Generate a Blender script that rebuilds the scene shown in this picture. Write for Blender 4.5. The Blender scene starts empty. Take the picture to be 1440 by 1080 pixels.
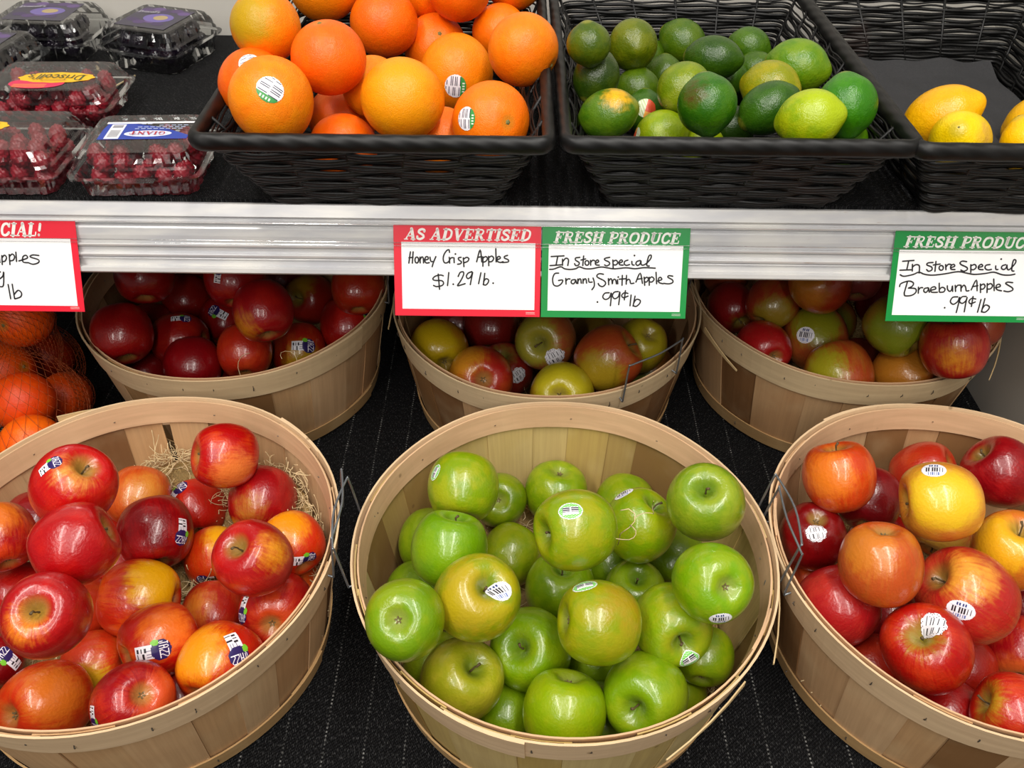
import bpy, bmesh, math, random
from mathutils import Vector, Matrix, Quaternion
from mathutils.bvhtree import BVHTree
from math import sin, cos, pi, radians, sqrt, atan2

random.seed(7)
SC = bpy.context.scene
COL = SC.collection

# ------------------------------------------------------------------ camera, world, lights, exposure
CAMZ = 1.45
PITCH, ROLL = radians(40.8), radians(.66)
F = Vector((0, cos(PITCH), -sin(PITCH)))
U0 = Vector((0, sin(PITCH), cos(PITCH))); X0 = Vector((1, 0, 0))
XR = X0*cos(ROLL)+U0*sin(ROLL); UR = U0*cos(ROLL)-X0*sin(ROLL)
cam_d = bpy.data.cameras.new('camera'); cam = bpy.data.objects.new('camera', cam_d); COL.objects.link(cam)
cam_d.sensor_width = 36; cam_d.lens = 1225/1440*36; cam_d.clip_start = .02
mw = Matrix((XR, UR, -F)).transposed().to_4x4(); mw.translation = Vector((0, 0, CAMZ))
cam.matrix_world = mw
SC.camera = cam

w = bpy.data.worlds.new('store_ambient'); SC.world = w; w.use_nodes = True
bg = w.node_tree.nodes['Background']; bg.inputs[0].default_value = (1.0, .97, .93, 1); bg.inputs[1].default_value = .17

def area(name, loc, size, sizey, power, target, col=(1, .96, .9)):
    d = bpy.data.lights.new(name, 'AREA'); d.shape = 'RECTANGLE'; d.size = size; d.size_y = sizey
    d.energy = power; d.color = col
    o = bpy.data.objects.new(name, d); COL.objects.link(o); o.location = loc
    o.rotation_euler = (Vector(target)-Vector(loc)).to_track_quat('-Z', 'Y').to_euler()
    return o
area('ceiling_tube_left', (-1.0, -.15, 3.1), .16, 1.7, 38, (-1.0, -.149, 0))
area('ceiling_tube_right', (.45, -.15, 3.1), .16, 1.7, 38, (.45, -.149, 0))
area('ceiling_tube_rear_left', (-1.0, -1.95, 3.1), .16, 1.6, 32, (-.95, .9, .8))
area('ceiling_tube_rear_right', (.45, -1.95, 3.1), .16, 1.6, 32, (.42, .9, .8))
area('soft_fill', (0, -.25, 3.3), 2.6, 1.6, 24, (0, .35, .7))  # broad soft fill light added to the tubes, no real fixture
SC.view_settings.view_transform = 'Standard'; SC.view_settings.look = 'None'
SC.view_settings.gamma = 1; SC.view_settings.use_curve_mapping = False
SC.view_settings.exposure = -.25
try:
    SC.cycles.max_bounces = 8; SC.cycles.transparent_max_bounces = 24; SC.cycles.use_denoising = True
except Exception: pass

# ------------------------------------------------------------------ helpers
def deep(h): return tuple(x**1.36*1.04 for x in lin(h))
def lin(h):
    if isinstance(h, (tuple, list)): return tuple(h)
    c = [int(h[i:i+2], 16)/255 for i in (0, 2, 4)]
    return tuple(x/12.92 if x <= .04045 else ((x+.055)/1.055)**2.4 for x in c)

def empty(name, loc=(0, 0, 0), rz=0):
    o = bpy.data.objects.new(name, None); COL.objects.link(o); o.empty_display_size = .02
    o.location = loc; o.rotation_euler = (0, 0, rz); return o
def tag(o, label=None, cat=None, group=None, kind=None):
    if label: o['label'] = label
    if cat: o['category'] = cat
    if group: o['group'] = group
    if kind: o['kind'] = kind
    return o
def mesh(name, V, Fc, smooth=True, mats=()):
    m = bpy.data.meshes.new(name); m.from_pydata([tuple(v) for v in V], [], Fc); m.update()
    for x in mats: m.materials.append(x)
    if smooth: m.polygons.foreach_set('use_smooth', [True]*len(m.polygons))
    return m
def obj(name, m, parent=None, mat=None):
    o = bpy.data.objects.new(name, m); COL.objects.link(o)
    if mat is not None and not m.materials: m.materials.append(mat)
    if parent is not None: o.parent = parent
    return o

class MB:
    """collects geometry"""
    def __init__(s): s.V = []; s.F = []
    def add(s, V, Fc):
        n = len(s.V); s.V += [tuple(v) for v in V]; s.F += [tuple(i+n for i in f) for f in Fc]
    def box(s, x0, x1, y0, y1, z0, z1):
        V = [(x, y, z) for z in (z0, z1) for y in (y0, y1) for x in (x0, x1)]
        s.add(V, [(0, 2, 3, 1), (4, 5, 7, 6), (0, 1, 5, 4), (2, 6, 7, 3), (0, 4, 6, 2), (1, 3, 7, 5)])
    def tube(s, pts, r, n=6, closed=False, flat=1.0, up=Vector((0, 0, 1))):
        pts = [Vector(p) for p in pts]; N = len(pts); V = []; Fc = []
        rr = r if isinstance(r, (list, tuple)) else [r]*N
        for i, p in enumerate(pts):
            a = pts[(i-1) % N] if (closed or i) else p; b = pts[(i+1) % N] if (closed or i < N-1) else p
            t = (b-a)
            if t.length < 1e-9: t = Vector((0, 0, 1))
            t.normalize()
            s1 = t.cross(up)
            if s1.length < 1e-3: s1 = t.cross(Vector((1, 0, 0)))
            s1.normalize(); s2 = s1.cross(t)
            for k in range(n):
                an = 2*pi*k/n
                V.append(p+s1*cos(an)*rr[i]*flat+s2*sin(an)*rr[i])
        M = N if closed else N-1
        for i in range(M):
            for k in range(n):
                a = i*n+k; b = i*n+(k+1) % n; j = (i+1) % N
                Fc.append((a, b, j*n+(k+1) % n, j*n+k))
        if not closed:
            Fc.append(tuple(range(n))[::-1]); Fc.append(tuple((N-1)*n+k for k in range(n)))
        s.add(V, Fc)
    def ribbon(s, pts, w, z=0.0):
        """flat ribbon in the XY plane, round ends"""
        pts = [Vector((p[0], p[1])) for p in pts]
        if len(pts) == 1: pts = [pts[0], pts[0]+Vector((w*.02, 0))]
        L = []; R = []; n = len(pts)
        for i, p in enumerate(pts):
            d = (pts[min(i+1, n-1)]-pts[max(i-1, 0)])
            d = d.normalized() if d.length > 1e-9 else Vector((1, 0)); q = Vector((-d.y, d.x))*w/2
            L.append((p.x+q.x, p.y+q.y, z)); R.append((p.x-q.x, p.y-q.y, z))
        s.add(L+R, [(i, n+i, n+i+1, i+1) for i in range(n-1)])
        for p in (pts[0], pts[-1]):
            s.add([(p.x+cos(a*pi/4)*w/2, p.y+sin(a*pi/4)*w/2, z) for a in range(8)], [tuple(range(8))])
    def build(s, name, mat, parent=None, smooth=True, kind=None):
        o = obj(name, mesh(name, s.V, s.F, smooth), parent, mat)
        if kind: o['kind'] = kind
        return o

def spline(P, k=6, closed=False):
    out = []; n = len(P)
    P = [tuple(p) for p in P]
    for i in range(n if closed else n-1):
        g = (lambda j: P[j % n]) if closed else (lambda j: P[max(0, min(n-1, j))])
        a, b, c, d = g(i-1), g(i), g(i+1), g(i+2)
        for t in range(k):
            t /= k
            out.append(tuple(.5*(2*b[q]+(c[q]-a[q])*t+(2*a[q]-5*b[q]+4*c[q]-d[q])*t*t+(3*b[q]-a[q]-3*c[q]+d[q])*t**3) for q in range(len(b))))
    if not closed: out.append(P[-1])
    return out

# ---- node materials
def mat(name):
    m = bpy.data.materials.new(name); m.use_nodes = True
    nt = m.node_tree; b = nt.nodes['Principled BSDF']; return m, nt, b
class NT:
    def __init__(s, nt): s.nt = nt
    def n(s, t, **k):
        nd = s.nt.nodes.new(t)
        for a, v in k.items(): setattr(nd, a, v)
        return nd
    def put(s, sock, v):
        if isinstance(v, bpy.types.NodeSocket): s.nt.links.new(v, sock)
        else: sock.default_value = v
    def math(s, op, a, b=0.0, clamp=False):
        nd = s.n('ShaderNodeMath', operation=op, use_clamp=clamp); s.put(nd.inputs[0], a); s.put(nd.inputs[1], b); return nd.outputs[0]
    def vm(s, op, a, b=(0, 0, 0)):
        nd = s.n('ShaderNodeVectorMath', operation=op); s.put(nd.inputs[0], a)
        if op == 'SCALE': s.put(nd.inputs['Scale'], b)
        elif op not in ('NORMALIZE', 'LENGTH'): s.put(nd.inputs[1], b)
        return nd.outputs['Value'] if op in ('DOT_PRODUCT', 'LENGTH') else nd.outputs[0]
    def noise(s, v, scale, detail=2, rough=.5):
        nd = s.n('ShaderNodeTexNoise'); s.put(nd.inputs['Vector'], v); nd.inputs['Scale'].default_value = scale
        nd.inputs['Detail'].default_value = detail; nd.inputs['Roughness'].default_value = rough; return nd.outputs[0]
    def vor(s, v, scale, feature='F1'):
        nd = s.n('ShaderNodeTexVoronoi', feature=feature); s.put(nd.inputs['Vector'], v); nd.inputs['Scale'].default_value = scale; return nd.outputs['Distance']
    def step(s, v, a, b, lo=0., hi=1.):
        nd = s.n('ShaderNodeMapRange', interpolation_type='SMOOTHSTEP'); s.put(nd.inputs[0], v)
        s.put(nd.inputs[1], a); s.put(nd.inputs[2], b); nd.inputs[3].default_value = lo; nd.inputs[4].default_value = hi; return nd.outputs[0]
    def mix(s, f, a, b, mode='MIX'):
        nd = s.n('ShaderNodeMix', data_type='RGBA', blend_type=mode); s.put(nd.inputs[0], f)
        for i, v in ((6, a), (7, b)): s.put(nd.inputs[i], v if isinstance(v, bpy.types.NodeSocket) else (*lin(v), 1))
        return nd.outputs[2]
    def attr(s, name, kind='OBJECT'):
        return s.n('ShaderNodeAttribute', attribute_type=kind, attribute_name=name)
    def bump(s, h, strength, dist, b):
        nd = s.n('ShaderNodeBump'); s.put(nd.inputs['Height'], h); nd.inputs['Strength'].default_value = strength
        nd.inputs['Distance'].default_value = dist; s.put(b.inputs['Normal'], nd.outputs[0])
    def comb(s, x, y, z):
        nd = s.n('ShaderNodeCombineXYZ'); s.put(nd.inputs[0], x); s.put(nd.inputs[1], y); s.put(nd.inputs[2], z); return nd.outputs[0]
    def sep(s, v):
        nd = s.n('ShaderNodeSeparateXYZ'); s.put(nd.inputs[0], v); return nd.outputs
    def obj(s): return s.n('ShaderNodeTexCoord').outputs['Object']

def simple(name, col, rough=.5, metal=0., spec=.5, noise=0., nscale=40, bump=0., bscale=200, bdist=.0005):
    m, nt, b = mat(name); N = NT(nt)
    b.inputs['Roughness'].default_value = rough; b.inputs['Metallic'].default_value = metal
    b.inputs['Specular IOR Level'].default_value = spec
    if noise:
        f = N.noise(N.obj(), nscale, 3); c = lin(col)
        N.put(b.inputs['Base Color'], N.mix(f, tuple(x*(1-noise) for x in c), tuple(min(1, x*(1+noise)) for x in c)))
    else: b.inputs['Base Color'].default_value = (*lin(col), 1)
    if bump: N.bump(N.noise(N.obj(), bscale, 2), bump, bdist, b)
    return m

def fruit_mat(name, kind):
    m, nt, b = mat(name); N = NT(nt)
    p = N.vm('NORMALIZE', N.obj()); seed = N.attr('seed').outputs['Fac']
    ps = N.vm('ADD', p, N.comb(seed, seed, seed))
    x, y, z = N.sep(p)
    base = N.attr('base').outputs['Color']; sec = N.attr('second').outputs['Color']; pc = N.attr('patch_color').outputs['Color']
    pd = N.attr('patch').outputs['Vector']; psz = N.attr('patch_size').outputs['Fac']
    low = N.noise(ps, 1.6, 2); mid = N.noise(ps, 5, 3)
    if kind == 'apple':
        xy = N.vm('NORMALIZE', N.comb(x, y, 0.0))
        sv = N.vm('ADD', N.vm('SCALE', xy, 6.0), N.comb(seed, seed, N.math('MULTIPLY', z, .9)))
        streak = N.noise(sv, 2.2, 4, .65)
        f = N.math('ADD', N.math('MULTIPLY', low, .8), N.math('MULTIPLY', streak, .7))
        c = N.mix(N.step(f, .66, 1.0), base, sec)
        c = N.mix(N.math('MULTIPLY', N.step(streak, .52, .66), .35), c, N.mix(.5, base, '500810'))
    else:
        streak = low
        c = N.mix(N.step(N.math('ADD', low, N.math('MULTIPLY', mid, .4)), .55, .85), base, sec)
    d = N.vm('DOT_PRODUCT', p, pd)
    d = N.math('ADD', d, N.math('MULTIPLY', N.math('SUBTRACT', N.math('ADD', mid, streak), 1.0), .30))
    t = N.math('SUBTRACT', 1.0, psz)
    pm = N.step(d, N.math('SUBTRACT', t, .16), N.math('ADD', t, .20))
    pm = N.math('MULTIPLY', pm, N.step(psz, .01, .03))
    c = N.mix(pm, c, pc)
    rough = .3
    if kind in ('apple', 'green'):
        sp = N.vor(ps, 9.0 if kind == 'apple' else 10.0)
        c = N.mix(N.math('MULTIPLY', N.step(sp, .075, .04), .45), c, N.mix(.5, 'f0d090' if kind == 'apple' else 'd8e080', c))
        cav = N.step(z, .90, .985)
        c = N.mix(N.math('MULTIPLY', cav, .65), c, '8c8a3c' if kind == 'apple' else '5c7a1c')
        cal = N.step(z, -.93, -.99)
        c = N.mix(N.math('MULTIPLY', cal, .6), c, 'a08a48' if kind == 'apple' else '90984a')
        b.inputs['Coat Weight'].default_value = .35; b.inputs['Coat Roughness'].default_value = .12
        N.bump(N.noise(ps, 14, 2), .08, .02, b)
    elif kind == 'orange':
        cav = N.step(z, .965, .995); c = N.mix(N.math('MULTIPLY', cav, .5), c, 'b08020')
        h = N.math('ADD', N.step(N.vor(ps, 26), .0, .45), N.math('MULTIPLY', mid, .35))
        N.bump(h, .22, .010, b); rough = .42; b.inputs['Specular IOR Level'].default_value = .38
    else:
        tip = N.step(z, .95, .995); c = N.mix(N.math('MULTIPLY', tip, .5), c, '9c9434')
        h = N.math('ADD', N.step(N.vor(ps, 15), .0, .5), N.math('MULTIPLY', N.noise(ps, 7, 2), .8))
        N.bump(h, .12, .013, b); rough = .33
    N.put(b.inputs['Base Color'], c)
    b.inputs['Roughness'].default_value = rough
    b.inputs['Subsurface Weight'].default_value = 0
    return m

M = {}
M['apple'] = fruit_mat('red_apple_skin', 'apple'); M['green'] = fruit_mat('green_apple_skin', 'green')
M['orange'] = fruit_mat('orange_peel', 'orange'); M['citrus'] = fruit_mat('citrus_peel', 'citrus')
M['stem'] = simple('stem_brown', '5c4a2c', .7, noise=.4, nscale=8)
M['calyx'] = simple('calyx_brown', '75633f', .8, noise=.4, nscale=8)
M['button'] = simple('stem_button', '7a7440', .8, noise=.4, nscale=8)
M['wire'] = simple('galvanised_wire', '8c9094', .42, metal=.75, noise=.2, nscale=120)
M['staple'] = simple('staple_steel', '5c564e', .5, metal=.6)
def rail_mat():
    m, nt, b = mat('white_rail_aluminium'); N = NT(nt); o = N.obj(); x, y, z = N.sep(o)
    sm = N.noise(N.comb(N.math('MULTIPLY', x, 14.0), 0.0, N.math('MULTIPLY', z, 90.0)), 1.0, 4)
    c = N.mix(N.step(sm, .35, .75), 'c6c6c9', 'dedcd8')
    st = N.math('MULTIPLY', N.step(N.noise(N.comb(N.math('MULTIPLY', x, 30.0), 0.0, N.math('MULTIPLY', z, 300.0)), 1.0, 3), .66, .74), N.step(N.noise(o, 3.5, 1), .52, .62))
    c = N.mix(N.math('MULTIPLY', st, .55), c, '9a7c60')
    N.put(b.inputs['Base Color'], c); b.inputs['Roughness'].default_value = .30; b.inputs['Metallic'].default_value = .18; return m
M['rail'] = rail_mat()
M['board'] = simple('shelf_enamel', '9a9894', .5, noise=.05)
M['black_paint'] = simple('deck_black', '101011', .6)
M['wall'] = simple('white_panel', 'c4c0b8', .5, noise=.05, nscale=3)
M['tile'] = simple('floor_tile', '5a5750', .5, noise=.1, nscale=3)
M['ink'] = simple('marker_ink', '1c1a20', .6)
M['red_print'] = simple('red_card_print', 'e01c34', .35)
M['green_print'] = simple('green_card_print', '108c40', .35)
M['white_print'] = simple('white_card', 'f4f4f4', .45)
M['head_print'] = simple('heading_print', 'f0eee8', .45)

def wood_mat(name, hoop):
    m, nt, b = mat(name); N = NT(nt); o = N.obj(); x, y, z = N.sep(o)
    tone = N.attr('tone').outputs['Color']; seed = N.attr('seed').outputs['Fac']
    ang = N.math('ARCTAN2', y, x)
    if hoop: v = N.comb(N.math('MULTIPLY', ang, 2.0), N.math('MULTIPLY', z, 140.0), seed)
    else: v = N.comb(N.math('MULTIPLY', ang, 45.0), N.math('MULTIPLY', z, 9.0), seed)
    g = N.noise(v, 1.0, 5, .6)
    g2 = N.noise(N.vm('ADD', o, N.comb(seed, 0.0, 0.0)), 18, 3)
    c = N.mix(N.step(g, .3, .75), N.mix(.22, tone, '8a6440'), tone)
    c = N.mix(N.math('MULTIPLY', N.step(g2, .45, .8), .35), c, N.mix(.5, c, 'e8d4a8'))
    kn = N.vor(N.vm('ADD', o, N.comb(seed, seed, 0.0)), 22)
    c = N.mix(N.math('MULTIPLY', N.step(kn, .07, .03), .5), c, '6a4c2c')
    N.put(b.inputs['Base Color'], c); b.inputs['Roughness'].default_value = .6; b.inputs['Specular IOR Level'].default_value = .35
    N.bump(g, .25, .0008, b); return m
M['stave'] = wood_mat('stave_veneer', False); M['hoop'] = wood_mat('hoop_veneer', True)
M['straw'] = simple('wood_wool', 'dcc496', .7, noise=.2, nscale=60)
M['bed'] = simple('wood_wool_bed', 'a08452', .9, noise=.5, nscale=160, bump=1, bscale=300, bdist=.004)

def mat_matting(name, line=1.0):
    m, nt, b = mat(name); N = NT(nt); o = N.obj(); x, y, z = N.sep(o)
    wv = N.math('MULTIPLY', N.math('SINE', N.math('MULTIPLY', x, 2200.0)), N.math('SINE', N.math('MULTIPLY', N.math('ADD', y, N.math('MULTIPLY', x, .4)), 1900.0)))
    f = N.noise(o, 420, 2)
    c = N.mix(N.step(N.math('ADD', N.math('MULTIPLY', wv, .3), f), .45, .85), '040405', '19191c')
    # dotted pale threads running front to back
    xs = N.math('ADD', x, N.math('MULTIPLY', N.noise(N.comb(0.0, y, 0.0), 6, 1), .004))
    fr = N.math('ABSOLUTE', N.math('SUBTRACT', N.math('FRACT', N.math('MULTIPLY', xs, 26.0)), .5))
    ln = N.step(fr, .030, .008)
    dt = N.step(N.math('SINE', N.math('MULTIPLY', y, 1500.0)), -.1, .5)
    wk = N.step(N.noise(o, 60, 3), .42, .62)
    fl = N.step(N.vor(o, 160), .09, .03)
    k = N.math('MULTIPLY', N.math('MULTIPLY', ln, dt), N.math('ADD', .08*line, N.math('MULTIPLY', wk, .5*line)))
    c = N.mix(k, c, 'a8a8a4')
    c = N.mix(N.math('MULTIPLY', fl, .10), c, '8c8c88')
    st = N.noise(N.comb(N.math('MULTIPLY', x, 900.0), N.math('MULTIPLY', y, 260.0), 0.0), 1.0, 2)
    c = N.mix(N.math('MULTIPLY', N.step(st, .52, .74), .34), c, '6a6a6a')
    N.put(b.inputs['Base Color'], c); b.inputs['Roughness'].default_value = .8; b.inputs['Specular IOR Level'].default_value = .15
    N.bump(N.math('ADD', wv, f), .6, .0012, b); return m
M['mat'] = mat_matting('black_woven_mat'); M['mat_up'] = mat_matting('black_shelf_mat', .12)

def mat_wicker(name, wrap):
    m, nt, b = mat(name); N = NT(nt); o = N.obj(); x, y, z = N.sep(o)
    f = N.noise(o, 35, 3)
    c = N.mix(N.step(f, .4, .8), '060606', '131212')
    c = N.mix(N.math('MULTIPLY', N.step(N.noise(o, 14, 2), .62, .75), .25), c, '33201a')
    N.put(b.inputs['Base Color'], c); b.inputs['Roughness'].default_value = .48; b.inputs['Specular IOR Level'].default_value = .4
    if wrap:
        h = N.math('SINE', N.math('MULTIPLY', N.math('ADD', N.math('ADD', x, y), N.math('MULTIPLY', z, 1.5)), 260.0))
        N.bump(N.math('ADD', h, N.math('MULTIPLY', f, 3.0)), .25, .0008, b)
    else: N.bump(N.noise(o, 300, 2), .4, .0006, b)
    return m
M['wicker'] = mat_wicker('black_wicker', False); M['wrap'] = mat_wicker('black_wrapped_rim', True)

def mat_clear(name, tint=(1, 1, 1), base=.05, refl=.9):
    m, nt, b = mat(name); N = NT(nt)
    nt.nodes.remove(b); out = [n for n in nt.nodes if n.type == 'OUTPUT_MATERIAL'][0]
    t = N.n('ShaderNodeBsdfTransparent'); t.inputs[0].default_value = (*tint, 1)
    g = N.n('ShaderNodeBsdfGlossy'); g.inputs['Roughness'].default_value = .12; g.inputs[0].default_value = (.95, .95, .95, 1)
    fr = N.n('ShaderNodeFresnel'); fr.inputs[0].default_value = 1.45
    f = N.math('ADD', N.math('MULTIPLY', fr.outputs[0], refl), base, True)
    bp = N.n('ShaderNodeBump'); bp.inputs['Strength'].default_value = .15; bp.inputs['Distance'].default_value = .001
    N.put(bp.inputs['Height'], N.noise(N.obj(), 60, 2)); N.put(g.inputs['Normal'], bp.outputs[0])
    mx = N.n('ShaderNodeMixShader'); N.put(mx.inputs[0], f); N.put(mx.inputs[1], t.outputs[0]); N.put(mx.inputs[2], g.outputs[0])
    nt.links.new(mx.outputs[0], out.inputs[0]); return m
M['clear'] = mat_clear('clear_clamshell_plastic', (.93, .94, .94), .05)
M['film'] = mat_clear('clear_rail_film', (.97, .97, .97), .035, .9)
M['film_edge'] = mat_clear('clear_film_edge', (.9, .9, .9), .45, .9)

def mat_paint(name, rough=.35):
    m, nt, b = mat(name); N = NT(nt)
    N.put(b.inputs['Base Color'], N.attr('print', 'GEOMETRY').outputs['Color']); b.inputs['Roughness'].default_value = rough; return m
M['print'] = mat_paint('sticker_print')
M['raspberry'] = simple('raspberry_flesh', '8c1224', .4, noise=.3, nscale=2)
M['blackberry'] = simple('blackberry_flesh', '140c1a', .22, noise=.3, nscale=2)
M['net'] = simple('red_orange_netting', '9a4418', .6)

# ------------------------------------------------------------------ large structure: walls, deck, shelf
def slab(name, b, m, parent=None, kind=None):
    q = MB(); q.box(*b); return q.build(name, m, parent, False, kind)
slab('floor', (-3, 3, -2.5, 2.2, -.05, 0), M['tile'], kind='structure')
slab('wall_back', (-2.6, .664, 1.21, 1.26, 0, 2.0), M['wall'], kind='structure')
slab('wall_right', (.646, .664, .30, 1.21, .0, 2.0), M['wall'], kind='structure')
dk = empty('display_deck', (0, .8, 0)); tag(dk, 'low black produce deck that all the bushel baskets stand on', 'display stand')
slab('deck_top', (-2.2, .645, -.75, .409, .60, .640), M['black_paint'], dk)
slab('deck_base', (-2.15, .60, -.65, .409, 0, .60), M['black_paint'], dk)
mt = slab('woven_mat', (-2.2, .645, .05, 1.209, .640, .645), M['mat'])
tag(mt, 'black woven mat with dotted pale threads under the bushel baskets', 'mat')
sh = empty('display_shelf', (0, .75, 1.0)); tag(sh, 'white shelf with a grooved price rail above the back row of baskets', 'shelf')
SHX0, SHX1 = -2.2, .640
slab('shelf_board', (SHX0, SHX1, .004, .459, -.012, .024), M['board'], sh)
# price rail: extruded stepped profile, running down and out from the shelf edge
dn = Vector((0, -.435, -.90)); dn.normalize(); nr = Vector((0, -dn.z*-1, 0))
nr = Vector((0, -.90, .435))
def prof(s, n): v = Vector((0, .749, 1.030))+dn*s+nr*n; return v
PR = [(-.0005, -.012), (0, 0), (.0008, .0016), (.0125, .0022), (.0135, .0005), (.0140, -.0016), (.0160, -.0020), (.0163, .0006), (.0172, .0016), (.0195, .0012), (.0202, -.0022), (.0222, -.0026), (.0228, .0002),
      (.0245, .0012), (.0315, .0006), (.0385, -.0012), (.0392, .0012), (.0405, .0024), (.0420, .0016), (.0426, -.0016), (.0440, -.0008), (.0480, -.0022), (.0486, .0008), (.0500, .0022), (.0518, .0012), (.0524, -.0014), (.0540, -.0006), (.0560, -.0030), (.0612, -.0056), (.0618, .0016), (.0628, .0034), (.0668, .0030), (.0682, .0006), (.0690, -.006)]
q = MB(); V = []
for xx in (SHX0, SHX1):
    for s_, n_ in PR: v = prof(s_, n_); V.append((xx, v.y, v.z))
n = len(PR)
q.add(V, [(i, i+1, n+i+1, n+i) for i in range(n-1)])
bk = prof(.069, -.014); bt = prof(0, -.014)
q.add([(SHX0, prof(.069, -.006).y, prof(.069, -.006).z), (SHX1, prof(.069, -.006).y, prof(.069, -.006).z), (SHX1, bk.y, bk.z), (SHX0, bk.y, bk.z), (SHX0, bt.y, bt.z), (SHX1, bt.y, bt.z)], [(0, 1, 2, 3), (3, 2, 5, 4)])
ra = q.build('price_rail', M['rail'], None, False); ra.parent = sh; ra.matrix_parent_inverse = Matrix.Translation((0, -.75, -1.0))
# clear film that holds the cards in the rail
q = MB()
def strip(s0, s1, n0, x0=SHX0, x1=SHX1):
    a = prof(s0, n0); b_ = prof(s1, n0); return [(x0, a.y, a.z), (x1, a.y, a.z), (x1, b_.y, b_.z), (x0, b_.y, b_.z)]
q.add(strip(.0185, .0385, .0058), [(0, 1, 2, 3)])
fi = q.build('clear_film', M['film'], sh, False); fi.matrix_parent_inverse = Matrix.Translation((0, -.75, -1.0))
q = MB()
for s0 in (.0182, .0352, .0383):
    a = prof(s0, .0062); q.tube([(SHX0, a.y, a.z), (SHX1, a.y, a.z)], (.00025), 6)
fe = q.build('film_edge', M['film_edge'], sh, False); fe.matrix_parent_inverse = Matrix.Translation((0, -.75, -1.0))
mt = slab('woven_mat', (SHX0, .640, .757, 1.208, 1.024, 1.030), M['mat_up'])
tag(mt, 'black woven mat lining the upper shelf under the berries and citrus baskets', 'mat')

# ------------------------------------------------------------------ bushel baskets
RIMZ, BH = .155, .155           # basket height above the deck (local z of the rim)
def rad(z): return .167+(.1935-.167)*z/BH
def arc_shell(a0, a1, z0, z1, off, th, na, nz=3, bulge=0., r0=None, skew=0., warp=0.):
    """curved plank between two angles; off = inner surface offset from the cone"""
    V = []; Fc = []
    for s in (0, 1):
        for j in range(nz+1):
            t = j/nz; z = z0+(z1-z0)*t
            for i in range(na+1):
                a = a0+(a1-a0)*i/na+skew*t
                R = (rad(z) if r0 is None else r0+(z-z0)*.17)+off+th*s+bulge*sin(pi*t)+warp*sin(a*3+1.3)
                V.append((R*cos(a), R*sin(a), z+(0 if nz == 0 else .0006*sin(a*7+off*900))))
    W = na+1; n = W*(nz+1)
    for j in range(nz):
        for i in range(na):
            p = j*W+i
            Fc.append((p+1, p, p+W, p+W+1)); Fc.append((n+p, n+p+1, n+p+W+1, n+p+W))
    for i in range(na):
        Fc.append((i, i+1, n+i+1, n+i)); p = nz*W+i; Fc.append((p+1, p, n+p, n+p+1))
    for j in range(nz):
        p = j*W; Fc.append((p+W, p, n+p, n+p+W)); p = j*W+na; Fc.append((p, p+W, n+p+W, n+p))
    return V, Fc
TONES = ['c89e70', 'cca478', 'c09468', 'd0aa80', '86603a', 'c69e74', '7c5634', 'cca87e', 'aa8456']
TONES_G = ['c4aa68', 'ccb274', 'bca05c', 'cdb67c', '987a44', 'c6ac6c', '8a6a3c', 'cbb276', 'b09458']
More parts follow.
